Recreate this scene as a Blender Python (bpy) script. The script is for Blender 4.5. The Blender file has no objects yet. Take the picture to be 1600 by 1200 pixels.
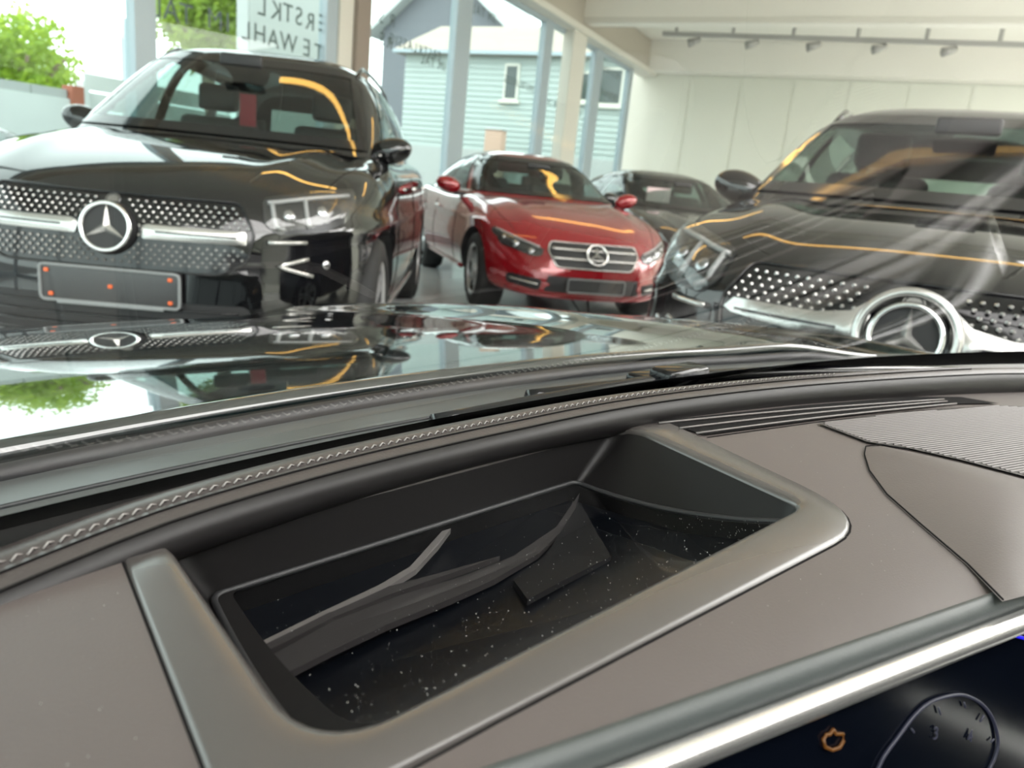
import bpy, bmesh, math, random
from mathutils import Vector, Matrix
from mathutils.bvhtree import BVHTree
from mathutils.geometry import delaunay_2d_cdt
random.seed(4)
PI = math.pi
C = bpy.context.scene.collection
scn = bpy.context.scene

# ------------------------------------------------------------------ camera
F, PITCH, ROLL, H = 1180.0, math.radians(14.6), math.radians(5.8), 1.07
FW = Vector((0, math.cos(PITCH), -math.sin(PITCH)))
_U = Vector((1, 0, 0)).cross(FW)
RT = math.cos(ROLL) * Vector((1, 0, 0)) + math.sin(ROLL) * _U
UP = -math.sin(ROLL) * Vector((1, 0, 0)) + math.cos(ROLL) * _U
CAMP = Vector((0, 0, H))
cd = bpy.data.cameras.new('camera'); cam = bpy.data.objects.new('camera', cd); C.objects.link(cam)
m = Matrix((RT, UP, -FW)).transposed().to_4x4(); m.translation = CAMP
cam.matrix_world = m
cd.sensor_width = 36; cd.lens = F / 1600 * 36; cd.clip_start = .01; cd.clip_end = 300
cd.dof.use_dof = True; cd.dof.focus_distance = .42; cd.dof.aperture_fstop = 13
scn.camera = cam

# ------------------------------------------------------------------ world, exposure, large lights
w = bpy.data.worlds.new('overcast_sky'); scn.world = w; w.use_nodes = True
bg = w.node_tree.nodes['Background']; bg.inputs[0].default_value = (.93, 1, .985, 1); bg.inputs[1].default_value = 3.4
scn.view_settings.view_transform = 'Standard'; scn.view_settings.look = 'None'
scn.view_settings.exposure = .38; scn.view_settings.gamma = 1; scn.view_settings.use_curve_mapping = False
scn.cycles.use_denoising = True
scn.cycles.max_bounces = 10; scn.cycles.transparent_max_bounces = 16; scn.cycles.diffuse_bounces = 4
scn.cycles.glossy_bounces = 5; scn.cycles.caustics_reflective = False; scn.cycles.caustics_refractive = False
scn.cycles.sample_clamp_indirect = 6
WA = math.radians(25)                                     # heading of the window wall
WD = Vector((math.sin(WA), math.cos(WA), 0)); WN = Vector((math.cos(WA), -math.sin(WA), 0))
WC = Vector((2.56, 21, 0)); WK = WC.dot(WN)
def wp(a, z, off=0.0):                                    # point on the window wall: a metres along, z up, off into the room
    return WC + WD * a + WN * off + Vector((0, 0, z))
def area(name, loc, direction, sx, sy, power, col, portal=False):
    l = bpy.data.lights.new(name, 'AREA'); l.shape = 'RECTANGLE'; l.size = sx; l.size_y = sy; l.energy = power; l.color = col
    o = bpy.data.objects.new(name, l); C.objects.link(o); o.location = loc
    o.rotation_euler = Vector(direction).to_track_quat('-Z', 'Y').to_euler()
    if portal: l.cycles.is_portal = True
    return o
area('window_daylight_portal', wp(-13.5, 2.1, .12), WN, 4.1, 27, 1, (1, 1, 1), True)
area('rear_daylight_portal', wp(-26.9, 2.2, 8.5), WD, 4.3, 16.5, 1, (1, 1, 1), True)
for x, y, sx, sy in ((4.5, -1.5, 8, 4), (7.6, 3.6, 8, 3.4), (2.5, -5.5, 8, 3.4), (13.2, 12.6, 5, 4), (11.0, 7.3, 7, 3.4)):
    area('ceiling_panel_light', (x, y, 4.3), (0, 0, -1), sx, sy, 700, (1, .975, .965))  # unseen fill lights added under the ceiling to brighten the room

# ------------------------------------------------------------------ materials
MATS = {}
def mat(name, col=(.5, .5, .5), rough=.5, metal=0, coat=0, spec=.5, ior=1.5, bump=None, emit=None, estr=0, var=None, trans=0):
    if name in MATS: return MATS[name]
    m = bpy.data.materials.new(name); m.use_nodes = True; nt = m.node_tree; b = nt.nodes['Principled BSDF']
    b.inputs['Base Color'].default_value = (*col, 1); b.inputs['Roughness'].default_value = rough
    b.inputs['Metallic'].default_value = metal; b.inputs['IOR'].default_value = ior
    b.inputs['Specular IOR Level'].default_value = spec; b.inputs['Coat Weight'].default_value = coat
    b.inputs['Coat Roughness'].default_value = .02; b.inputs['Transmission Weight'].default_value = trans
    if emit: b.inputs['Emission Color'].default_value = (*emit, 1); b.inputs['Emission Strength'].default_value = estr
    if var or bump: tc = nt.nodes.new('ShaderNodeTexCoord')
    if var:                                                # (scale, second colour)
        n = nt.nodes.new('ShaderNodeTexNoise'); n.inputs['Scale'].default_value = var[0]; n.inputs['Detail'].default_value = 5
        nt.links.new(tc.outputs['Object'], n.inputs['Vector'])
        r = nt.nodes.new('ShaderNodeValToRGB'); r.color_ramp.elements[0].position = .35; r.color_ramp.elements[1].position = .7
        r.color_ramp.elements[0].color = (*col, 1); r.color_ramp.elements[1].color = (*var[1], 1)
        nt.links.new(n.outputs['Fac'], r.inputs[0]); nt.links.new(r.outputs[0], b.inputs['Base Color'])
    if bump:                                               # (kind, scale, strength, distance)
        k, sc, st, di = bump
        if k == 'noise':
            n = nt.nodes.new('ShaderNodeTexNoise'); n.inputs['Detail'].default_value = 4; out = 'Fac'
        elif k == 'cell':
            n = nt.nodes.new('ShaderNodeTexVoronoi'); out = 'Distance'
        else:
            n = nt.nodes.new('ShaderNodeTexWave'); n.bands_direction = k; out = 'Fac'
        n.inputs['Scale'].default_value = sc
        nt.links.new(tc.outputs['Object'], n.inputs['Vector'])
        bp = nt.nodes.new('ShaderNodeBump'); bp.inputs['Strength'].default_value = st; bp.inputs['Distance'].default_value = di
        nt.links.new(n.outputs[out], bp.inputs['Height']); nt.links.new(bp.outputs[0], b.inputs['Normal'])
    MATS[name] = m; return m
def glass(name, tint=(1, 1, 1), ior=1.5, gain=1.0):        # a thin pane: clear transmission plus mirror reflection by Fresnel
    m = bpy.data.materials.new(name); m.use_nodes = True; nt = m.node_tree; nt.nodes.clear()
    o = nt.nodes.new('ShaderNodeOutputMaterial'); mx = nt.nodes.new('ShaderNodeMixShader')
    t = nt.nodes.new('ShaderNodeBsdfTransparent'); t.inputs[0].default_value = (*tint, 1)
    g = nt.nodes.new('ShaderNodeBsdfGlossy'); g.inputs['Roughness'].default_value = 0.0
    # Schlick from the facing angle, so that both sides of the pane reflect alike
    lw = nt.nodes.new('ShaderNodeLayerWeight'); lw.inputs['Blend'].default_value = .5
    p = nt.nodes.new('ShaderNodeMath'); p.operation = 'POWER'; p.inputs[1].default_value = 5
    f0 = ((ior - 1) / (ior + 1)) ** 2 * gain
    ma = nt.nodes.new('ShaderNodeMath'); ma.operation = 'MULTIPLY_ADD'; ma.inputs[1].default_value = 1 - f0; ma.inputs[2].default_value = f0
    L = nt.links.new
    if name == 'dark_car_glass': ma.inputs[1].default_value = .3
    if name in ('windscreen_glass', 'shop_window_glass'): ma.inputs[1].default_value = .58
    L(lw.outputs['Facing'], p.inputs[0]); L(p.outputs[0], ma.inputs[0]); L(ma.outputs[0], mx.inputs[0])
    L(t.outputs[0], mx.inputs[1]); L(g.outputs[0], mx.inputs[2]); L(mx.outputs[0], o.inputs[0])
    MATS[name] = m; return m

M = dict(
    dash=mat('soft_touch_dash', (.074, .061, .057), .5, spec=.45, bump=('noise', 900, .18, .0006), var=(14, (.075, .0625, .0595))),
    dashdark=mat('dash_trim', (.118, .106, .101), .36, spec=.5),
    bezel=mat('satin_bezel', (.056, .050, .047), .27, spec=.75),
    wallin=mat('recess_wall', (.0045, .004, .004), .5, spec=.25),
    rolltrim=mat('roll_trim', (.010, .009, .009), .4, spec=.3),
    leather=mat('dash_leather', (.044, .0375, .036), .40, bump=('noise', 700, .25, .0008)),
    thread=mat('grey_thread', (.22, .205, .195), .6),
    seam=mat('seam_shadow', (.006, .0055, .0055), .9, spec=.1),
    rubber=mat('black_rubber', (.012, .012, .013), .5),
    softgrey=mat('grey_edge_strip', (.048, .055, .054), .5, bump=('noise', 1200, .2, .0005)),
    speaker=mat('speaker_mesh', (.03, .026, .025), .6),
    black=mat('gloss_black_plastic', (.004, .004, .005), .08),
    matte=mat('matte_black_plastic', (.01, .01, .011), .55),
    chrome=mat('chrome', (.80, .80, .80), .08, 1),
    satin=mat('satin_chrome', (.56, .55, .535), .27, .9),
    screen=mat('dark_screen', (.002, .003, .006), .12, spec=.18),
    cowl=mat('cowl_plastic', (.075, .08, .078), .33),
    frit=mat('black_glass_edge', (.002, .005, .008), .25, spec=.25),
    paintown=mat('dark_green_paint', (.004, .009, .009), .035, coat=1, ior=1.6, spec=.7),
    paintblack=mat('black_paint', (.0035, .0035, .004), .015, ior=1.6, spec=.55),
    paintred=mat('dark_red_paint', (.26, .004, .009), .14, .2, coat=1),
    paintgrey=mat('dark_grey_paint', (.012, .013, .014), .06, coat=1),
    tyre=mat('tyre', (.012, .012, .012), .7),
    rim=mat('alloy', (.62, .62, .63), .3, .65),
    lamp=mat('lamp_reflector', (.5, .5, .52), .2, 1),
    drl=mat('white_light_guide', (.36, .36, .36), .2),
    seat=mat('black_seat_leather', (.012, .012, .012), .5),
    plate=mat('plate_back', (.035, .035, .036), .3),
    plateframe=mat('grey_plate_frame', (.20, .21, .21), .35),
    orange=mat('orange_plastic', (.75, .13, .03), .4),
    redpaper=mat('red_card', (.42, .01, .03), .5),
    floor=mat('epoxy_floor', (.55, .56, .55), .14, var=(1.3, (.50, .51, .50))),
    ceiling=mat('ceiling_paint', (.80, .78, .71), .8),
    wall=mat('cream_panel', (.70, .71, .62), .6),
    beam=mat('taupe_beam', (.44, .40, .33), .7),
    post=mat('white_post', (.66, .64, .57), .6),
    brownpost=mat('brown_column', (.27, .22, .18), .7),
    alu=mat('grey_aluminium', (.36, .43, .47), .4),
    letters=mat('grey_lettering', (.08, .10, .10), .5),
    asphalt=mat('asphalt', (.17, .17, .17), .9, var=(6, (.2, .2, .2))),
    facade=mat('pale_siding', (.40, .46, .44), .7),
    facade2=mat('dark_gable_wall', (.15, .16, .18), .7),
    roof=mat('beige_roof', (.34, .29, .24), .8, bump=('Y', 3, .5, .02)),
    whitewall=mat('white_render', (.50, .53, .52), .8),
    fence=mat('grey_fence', (.34, .36, .35), .8),
    whiteboard=mat('white_panel', (.42, .44, .43), .7),
    brick=mat('brick_red', (.30, .10, .06), .8),
    leaf=mat('spring_leaves', (.20, .34, .035), .6, var=(2.0, (.09, .20, .03))),
    bark=mat('bark', (.25, .19, .13), .9),
    track=mat('lamp_rail', (.36, .36, .34), .4),
    warm=mat('warm_lamp', (1, .8, .4), .5, emit=(1, .56, .13), estr=10), warm2=mat('warm_lamp_dim', (1, .8, .4), .5, emit=(1, .56, .16), estr=5),
    amber=mat('amber_symbol', (.05, .02, .0), .5, emit=(1, .35, .05), estr=.08),
    gauge=mat('gauge_print', (.02, .02, .03), .5, emit=(.22, .24, .42), estr=.05),
    blue=mat('blue_light_line', (0, 0, .1), .5, emit=(.015, .01, .9), estr=.75),
    dust=mat('dust', (.5, .5, .48), .8),
    lining=mat('light_headliner', (.14, .13, .125), .9),
    silver=mat('silver_paint', (.5, .52, .53), .15, .3, coat=1),
    grey=mat('grey_upholstery', (.05, .05, .05), .7),
)
M['pane'] = glass('shop_window_glass', (.86, .96, .94), 1.5, .6)
M['screenglass'] = glass('windscreen_glass', (.935, .945, .94), 1.5, .8)
M['carglass'] = glass('tinted_car_glass', (.50, .60, .57), 1.5, 1.6)
M['darkglass'] = glass('dark_car_glass', (.42, .50, .46), 1.5, .35)
M['hudglass'] = glass('projector_glass', (.62, .64, .66), 1.5, .8)
M['lens'] = glass('clear_lens', (.92, .93, .93), 1.5, 2.0)

# ------------------------------------------------------------------ helpers
def link(name, me, m=None, parent=None, smooth=False):
    o = bpy.data.objects.new(name, me); C.objects.link(o)
    if m is not None: me.materials.append(m)
    if parent: o.parent = parent
    if smooth:
        for p in me.polygons: p.use_smooth = True
    return o
def obj(name, bm, m, parent=None, smooth=False):
    me = bpy.data.meshes.new(name); bm.normal_update(); bm.to_mesh(me); bm.free()
    return link(name, me, m, parent, smooth)
def pydata(name, v, f, m, parent=None, smooth=False):
    me = bpy.data.meshes.new(name); me.from_pydata([tuple(p) for p in v], [], f); me.update()
    return link(name, me, m, parent, smooth)
def empty(name, label, cat, loc=(0, 0, 0), rz=0, group=None):
    o = bpy.data.objects.new(name, None); C.objects.link(o); o.empty_display_size = .1
    o.location = loc; o.rotation_euler = (0, 0, rz); o['label'] = label; o['category'] = cat
    if group: o['group'] = group
    return o
def tag(o, label, cat, group=None):
    o['label'] = label; o['category'] = cat
    if group: o['group'] = group
    return o
def box(bm, x0, x1, y0, y1, z0, z1, mtx=None):
    vs = [Vector((x, y, z)) for x in (x0, x1) for y in (y0, y1) for z in (z0, z1)]
    if mtx is not None: vs = [mtx @ p for p in vs]
    v = [bm.verts.new(p) for p in vs]
    for f in ((0, 1, 3, 2), (4, 6, 7, 5), (0, 4, 5, 1), (2, 3, 7, 6), (0, 2, 6, 4), (1, 5, 7, 3)): bm.faces.new([v[i] for i in f])
def boxo(name, dims, m, parent=None, bevel=0, mtx=None):
    bm = bmesh.new(); box(bm, *dims, mtx)
    if bevel: bmesh.ops.bevel(bm, geom=bm.edges[:], offset=bevel, segments=3, affect='EDGES', profile=.5)
    return obj(name, bm, m, parent, bool(bevel))
def struct(o): o['kind'] = 'structure'; return o
def sweep(bm, pts, prof, closed=False, up=Vector((0, 0, 1)), cap=True):
    """prof: list of (side, up) offsets, closed loop around the path"""
    n = len(pts); rings = []
    for i, p in enumerate(pts):
        a = pts[(i - 1) % n] if (closed or i) else pts[0]; b = pts[(i + 1) % n] if (closed or i < n - 1) else pts[-1]
        t = (Vector(b) - Vector(a)).normalized(); sd = t.cross(up).normalized(); u2 = sd.cross(t)
        pr = prof(i / max(1, n - 1)) if callable(prof) else prof
        rings.append([bm.verts.new(Vector(p) + sd * q[0] + u2 * q[1]) for q in pr])
    k = len(rings[0])
    for i in range(n if closed else n - 1):
        r0, r1 = rings[i], rings[(i + 1) % n]
        for j in range(k): bm.faces.new((r0[j], r0[(j + 1) % k], r1[(j + 1) % k], r1[j]))
    if cap and not closed: bm.faces.new(rings[0][::-1]); bm.faces.new(rings[-1])
def circ(r, n=8, r2=None): return [(r * math.cos(2 * PI * i / n), (r2 or r) * math.sin(2 * PI * i / n)) for i in range(n)]
def tube(name, pts, r, m, parent=None, n=8, closed=False, r2=None, up=Vector((0, 0, 1))):
    bm = bmesh.new(); sweep(bm, [Vector(p) for p in pts], circ(r, n, r2), closed, up); return obj(name, bm, m, parent, True)
def spline(P, n):                                          # Catmull-Rom through P, n samples
    P = [Vector(p) for p in P]; out = []; k = len(P) - 1
    for i in range(n):
        t = i / (n - 1) * k; j = min(int(t), k - 1); u = t - j
        a, b, c, d = P[max(j - 1, 0)], P[j], P[j + 1], P[min(j + 2, k)]
        out.append(.5 * ((2 * b) + (c - a) * u + (2 * a - 5 * b + 4 * c - d) * u * u + (3 * b - a - 3 * c + d) * u ** 3))
    return out
def interp(x, K):
    if x <= K[0][0]: return K[0][1]
    for (a, b), (c, d) in zip(K, K[1:]):
        if x <= c:
            t = (x - a) / (c - a); return b + (d - b) * t
    return K[-1][1]
def sinterp(x, K):                                         # smooth (Catmull-Rom) 1-D interpolation over keys
    n = len(K)
    if x <= K[0][0]: return K[0][1]
    if x >= K[-1][0]: return K[-1][1]
    for i in range(n - 1):
        if x <= K[i + 1][0]:
            (x0, y0), (x1, y1) = K[i], K[i + 1]; h = x1 - x0
            m0 = (y1 - K[i - 1][1]) / (x1 - K[i - 1][0]) if i else (y1 - y0) / h
            m1 = (K[i + 2][1] - y0) / (K[i + 2][0] - x0) if i + 2 < n else (y1 - y0) / h
            t = (x - x0) / h
            return (2*t**3-3*t*t+1)*y0 + (t**3-2*t*t+t)*h*m0 + (-2*t**3+3*t*t)*y1 + (t**3-t*t)*h*m1
def inside(p, poly):
    x, y = p; c = False; n = len(poly)
    for i in range(n):
        x1, y1 = poly[i]; x2, y2 = poly[(i + 1) % n]
        if (y1 > y) != (y2 > y) and x < (x2 - x1) * (y - y1) / (y2 - y1) + x1: c = not c
    return c
def dedge(p, poly):
    best = 1e9; q = Vector(p[:2])
    for i in range(len(poly)):
        a = Vector(poly[i]); b = Vector(poly[(i + 1) % len(poly)]); d = b - a
        t = max(0, min(1, (q - a).dot(d) / max(d.dot(d), 1e-12))); best = min(best, (a + d * t - q).length)
    return best
def densify(poly, step, closed=True):
    out = []; n = len(poly)
    for i in range(n if closed else n - 1):
        a, b = Vector(poly[i][:2]), Vector(poly[(i + 1) % n][:2]); k = max(1, int((b - a).length / step))
        out += [tuple(a + (b - a) * j / k) for j in range(k)]
    return out
def rounded(poly, r, n=4):                                 # polygon with rounded corners
    out = []; k = len(poly)
    for i in range(k):
        a, b, c = Vector(poly[i - 1]), Vector(poly[i]), Vector(poly[(i + 1) % k])
        rr = min(r if not isinstance(r, (list, tuple)) else r[i], (a - b).length * .45, (c - b).length * .45)
        p, q = b + (a - b).normalized() * rr, b + (c - b).normalized() * rr
        for j in range(n + 1):
            t = j / n; out.append(tuple(p * (1 - t) ** 2 + b * 2 * t * (1 - t) + q * t * t))
    return out
def fill(poly, holes=(), step=.03):
    """triangulated planar region with interior points: returns (points2d, tris)"""
    loops = [densify(poly, step)] + [densify(h, step) for h in holes]
    pts, edges = [], []
    for lp in loops:
        o = len(pts); pts += lp; edges += [(o + i, o + (i + 1) % len(lp)) for i in range(len(lp))]
    xs = [p[0] for p in loops[0]]; ys = [p[1] for p in loops[0]]
    nx = int((max(xs) - min(xs)) / step) + 1; ny = int((max(ys) - min(ys)) / step) + 1
    for i in range(nx + 1):
        for j in range(ny + 1):
            q = (min(xs) + i * step + (step * .5 if j % 2 else 0), min(ys) + j * step)
            if inside(q, loops[0]) and not any(inside(q, h) for h in loops[1:]) and all(dedge(q, l) > step * .45 for l in loops): pts.append(q)
    v, e, f, *_ = delaunay_2d_cdt([Vector(p) for p in pts], edges, [], 0, 1e-6)
    tris = []
    for t in f:
        cx = sum(v[i].x for i in t) / len(t); cy = sum(v[i].y for i in t) / len(t)
        if inside((cx, cy), loops[0]) and not any(inside((cx, cy), h) for h in loops[1:]): tris.append(tuple(t))
    return v, tris
def region(name, poly, zf, m, parent, holes=(), step=.02, smooth=True):   # horizontal region z = zf(x, y)
    v, t = fill(poly, holes, step)
    me = pydata(name, [(p.x, p.y, zf(p.x, p.y)) for p in v], t, m, parent, smooth)
    return me

# ------------------------------------------------------------------ pixel rays (1600 x 1200) onto real planes
def ray(x, y): return ((x - 800) / F * RT - (y - 600) / F * UP + FW).normalized()
def onz(x, y, z): d = ray(x, y); return CAMP + d * ((z - H) / d.z)
def onplane(x, y, p0, n): d = ray(x, y); return CAMP + d * ((Vector(p0) - CAMP).dot(n) / d.dot(n))
OA = math.radians(46)                                      # own car: local x = to its right, local y = forward
OU, OV = Vector((math.cos(OA), math.sin(OA), 0)), Vector((-math.sin(OA), math.cos(OA), 0))
def dl(x, y, z=.93): P = onz(x, y, z); return (P.dot(OU), P.dot(OV))
def wl(x, y, off=0.0):                                     # pixel onto the window wall -> (along, z)
    p = onplane(x, y, WC + WN * off, WN); return ((p - WC).dot(WD), p.z)

# ================================================================== the room
def wbox(name, a0, a1, z0, z1, o0, o1, m, parent=None, bevel=0):   # box along the window wall
    bm = bmesh.new()
    vs = [wp(a, z, o) for a in (a0, a1) for z in (z0, z1) for o in (o0, o1)]
    v = [bm.verts.new(p) for p in vs]
    for f in ((0, 1, 3, 2), (4, 6, 7, 5), (0, 4, 5, 1), (2, 3, 7, 6), (0, 2, 6, 4), (1, 5, 7, 3)): bm.faces.new([v[i] for i in f])
    bmesh.ops.recalc_face_normals(bm, faces=bm.faces)
    if bevel: bmesh.ops.bevel(bm, geom=bm.edges[:], offset=bevel, segments=2, affect='EDGES')
    return obj(name, bm, m, parent)
ZS, ZG, ZC = .12, 4.14, 4.92                               # glass foot, glass head, ceiling
A0, A1 = -27.0, 0.0
bm = bmesh.new(); box(bm, -14, 16, -14, 26, -.2, 0)
fl = struct(obj('floor', bm, M['floor']))
# cut outdoors off the floor slab: the slab only lies on the room side of the window wall
bm = bmesh.new(); bm.from_mesh(fl.data)
bmesh.ops.bisect_plane(bm, geom=bm.verts[:] + bm.edges[:] + bm.faces[:], plane_co=wp(0, 0, -.25), plane_no=-WN, clear_outer=True)
bmesh.ops.bisect_plane(bm, geom=bm.verts[:] + bm.edges[:] + bm.faces[:], plane_co=wp(.4, 0), plane_no=WD, clear_outer=True)
bm.to_mesh(fl.data); bm.free()
RW = 17.0                                                  # room depth measured from the window wall
struct(wbox('ceiling', A0, .3, ZC, ZC + .25, -.3, RW, M['ceiling']))
# back wall of joined panels
bw = struct(wbox('wall_back', .12, .32, 0, ZC, -.3, RW, M['wall']))
x = .0; k = 0
while x < RW - 1:
    o = wbox('panel', .10, .135, 0, 4.2, x + .012, x + 1.238, M['wall'], bw, .006); x += 1.25; k += 1
struct(wbox('wall_right', A0, .3, 0, ZC, RW, RW + .25, M['wall']))
rear = struct(wbox('wall_rear', A0 - .25, A0, ZG + .1, ZC, -.3, RW, M['wall']))
struct(wbox('floor', A0 - .25, A0, -.2, .12, -.3, RW, M['alu'])).name = 'trim_8'
o_ = 0
while o_ < RW - .2:
    wr_ = struct(wbox('window_20', A0 - .2, A0 - .1, .12, ZG + .1, o_, o_ + .14, M['alu']))
    me = bpy.data.meshes.new('pane'); me.from_pydata([wp(A0 - .15, .12, o_ + .14), wp(A0 - .15, .12, o_ + 2.8), wp(A0 - .15, ZG + .1, o_ + 2.8), wp(A0 - .15, ZG + .1, o_ + .14)], [], [(0, 1, 2, 3)])
    link('pane', me, M['pane'], wr_); o_ += 2.8
# soffit on top of the back wall, header beam over the glass, cross beams
struct(wbox('trim_1', -.45, .12, 4.22, ZC, -.02, RW, M['ceiling'], None, .01))
tr = struct(wbox('trim_2', A0, .1, ZG + .12, ZC, -.12, .26, M['beam'], None, .01))
wbox('ledge', A0, .1, ZG, ZG + .12, -.1, .34, M['post'], tr, .008)
for i, a in enumerate((-4.75, -12.3, -20.5)):
    b_ = struct(wbox('trim_%d' % (3 + i), a - .25, a + .22, 4.36, ZC, .2, RW, M['ceiling'], None, .01))
    wbox('edge_strip', a - .27, a - .2, 4.34, 4.44, .2, RW, M['post'], b_)
# mullions: taken off the photograph on the wall plane
E1 = [(-15.03, -14.80), (-12.42, -12.22), (-9.47, -9.02), (-6.29, -5.93), (-3.62, -3.12), (-1.25, -.50)]
POSTS = [(-12.22, -11.95, M['post']), (-11.95, -11.66, M['brownpost']), (-5.34, -4.62, M['post'])]
wi = 1
edges = [(-27.0, -26.8), (-23.6, -23.4), (-20.6, -20.4), (-17.9, -17.75)] + E1
FR = M['alu']
E_ = []
for (l0, l1), (r0, r1) in zip(edges, edges[1:]):
    wd = struct(wbox('window_%d' % wi, l0, l1, ZS, ZG, -.05, .07, FR)); wi += 1
    wbox('frame_rail', l1, r0, ZS, ZS + .08, -.04, .06, FR, wd); wbox('frame_rail', l1, r0, ZG - .07, ZG, -.04, .06, FR, wd)
    pn = wbox('pane', l1, r0, ZS + .08, ZG - .07, -.004, .004, M['pane'], wd)
    # one clean sheet instead of a box, so that a ray meets the pane once
    me = bpy.data.meshes.new('pane'); me.from_pydata([wp(l1, ZS + .08), wp(r0, ZS + .08), wp(r0, ZG - .07), wp(l1, ZG - .07)], [], [(0, 1, 2, 3)])
    me.materials.append(M['pane']); pn.data = me
    E_.append((wd, l1, r0))
struct(wbox('trim_7', A0, .1, 0, ZS, -.1, .12, M['alu']))
for i, (a, b, mm) in enumerate(POSTS):
    d = .10 if i == 0 else (.15 if i == 1 else .24)
    struct(wbox('column_%d' % (i + 1), a, b, 0, ZC, (-.04 if i < 2 else .02), d, mm, None, .008))
struct(wbox('window_%d' % wi, E1[-1][0], E1[-1][0] + .28, ZS, ZG, -.05, .07, FR))
# lettering on the panes: reads from the street, so it is mirrored from in here
def lettering(txt, a_right, z, h, wd, m=M['letters'], sp=1.25):
    cu = bpy.data.curves.new('lettering', 'FONT'); cu.body = txt; cu.size = h / .70; cu.space_character = sp; cu.extrude = .002
    o = bpy.data.objects.new('lettering', cu); C.objects.link(o)
    mw = Matrix((-WD, Vector((0, 0, 1)), -WN)).transposed().to_4x4(); mw.translation = wp(a_right, z, -.012)
    dg = bpy.context.evaluated_depsgraph_get(); me = bpy.data.meshes.new_from_object(o.evaluated_get(dg))
    bpy.data.objects.remove(o); o = link('lettering', me, m, wd); o.matrix_world = mw
    return o
def win_at(a):
    for wd, l, r in E_:
        if l <= a <= r: return wd
    return E_[-1][0]
# positions from the photograph
def letters_row(chars, h, m=M['letters']):
    for ch, px, py in chars:
        a, z = wl(px, py, -.012); o = lettering(ch, a, z - h * .5, h, win_at(a), m, 1)
        xs = [v.co.x for v in o.data.vertices]; dx = (max(xs) + min(xs)) / 2
        for v in o.data.vertices: v.co.x -= dx
letters_row([('E', 503, 36), ('R', 484, 33), ('S', 467, 25), ('T', 450, 20), ('K', 431, 16), ('L', 409, 9)], .19)
letters_row([('E', 479, 74), ('T', 498, 82), ('W', 451, 66), ('A', 427, 60), ('H', 406, 52), ('L', 384, 47), ('I', 356, 35), ('M', 336, 30), ('T', 291, 22), ('A', 267, 15), ('L', 243, 9)], .19)
letters_row([('S', 596, 26), ('R', 612, 31), ('S', 597, 60), ('R', 608, 66)], .16)
pale = M['letters']
# smaller notices further along the glass (too small to read in the photograph, the same words again)
for px, py, h, t in ((735, 18, .15, 'IM TAL'), (850, 62, .13, 'ERSTE WAHL'), (712, 46, .14, 'ERSTE WAHL'), (688, 96, .13, 'ERSTKLASSIG'), (696, 112, .13, 'IM TAL'), (860, 165, .12, 'ERSTE WAHL IM TAL'), (835, 145, .12, 'ERSTKLASSIG'), (962, 160, .13, 'ERSTE'), (915, 118, .13, 'ERSTE')):
    a, z = wl(px, py, -.012); wd = win_at(a); l, r = [(l, r) for w_, l, r in E_ if w_ == wd][0]
    o = lettering(t, 0, z, h, wd, pale)
    wdt = max(v.co.x for v in o.data.vertices); sc = min(1, (r - l - .3) / wdt); 
    for v in o.data.vertices: v.co *= sc
    a = min(a, r - .1); a = max(a, l + wdt * sc + .1); p = wp(a, z, -.012); o.location = p
# ceiling rail with lamps, in front of the back wall
def bline(x0, y0, x1, y1, a):                              # pixels onto the plane parallel to the back wall at distance a
    return [onplane(x, y, wp(a, 0), WD) for x, y in ((x0, y0), (x1, y1))]
p0, p1 = bline(1036, 53, 1640, 72, -2.3)
rl = empty('lamp_rail', 'long grey ceiling rail with small spot lamps in front of the cream wall', 'light rail', p0)
d = p1 - p0
bm = bmesh.new(); sweep(bm, [Vector((0, 0, 0)), d], [(-.05, -.04), (.05, -.04), (.05, .05), (-.05, .05)]); obj('rail', bm, M['track'], rl)
for i in range(6):
    q = d * (.04 + i * .17); boxo('hanger', (q.x - .03, q.x + .03, q.y - .03, q.y + .03, q.z + .05, ZC - p0.z - .0), M['track'], rl)
    if i < 5:
        q = d * (.10 + i * .17) + Vector((0, 0, -.14))
        bm = bmesh.new(); bmesh.ops.create_cone(bm, cap_ends=True, segments=14, radius1=.09, radius2=.06, depth=.26, matrix=Matrix.Translation(q) @ Matrix.Rotation(1.25, 4, 'Y'))
        o = obj('spot_lamp', bm, M['track'], rl, True)
# warm tube lamps on the ceiling: the yellow lines mirrored in all the cars
def warm_lamp(a, b, label, r=.035, mm='warm'):
    a, b = Vector(a), Vector(b); t = empty('tube_lamp', label, 'ceiling lamp', a)
    tube('tube', [Vector((0, 0, 0)), b - a], r, M[mm], t, 10)
    boxd = (b - a).normalized()
    bm = bmesh.new(); sweep(bm, [Vector((0, 0, .04)), b - a + Vector((0, 0, .04))], [(-.05, 0), (.05, 0), (.04, .05), (-.04, .05)]); obj('housing', bm, M['post'], t)
    for p in (a, b): boxo('bracket', (p.x - a.x - .02, p.x - a.x + .02, p.y - a.y - .02, p.y - a.y + .02, .09, ZC - .01 - a.z), M['post'], t)
WARM = True
if WARM:
    warm_lamp((-2.15, 6.0, 3.6), (-.25, 6.0, 3.6), 'warm yellow tube lamp hanging above the large black car at the left', .05)
    warm_lamp((.5, 5.5, 3.6), (3.1, 4.4, 3.6), 'warm yellow tube lamp hanging above the black car at the right', .03, 'warm2')
    warm_lamp((.3, 10.2, 3.6), (2.3, 9.8, 3.6), 'warm yellow tube lamp hanging above the red saloon', .035)

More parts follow.
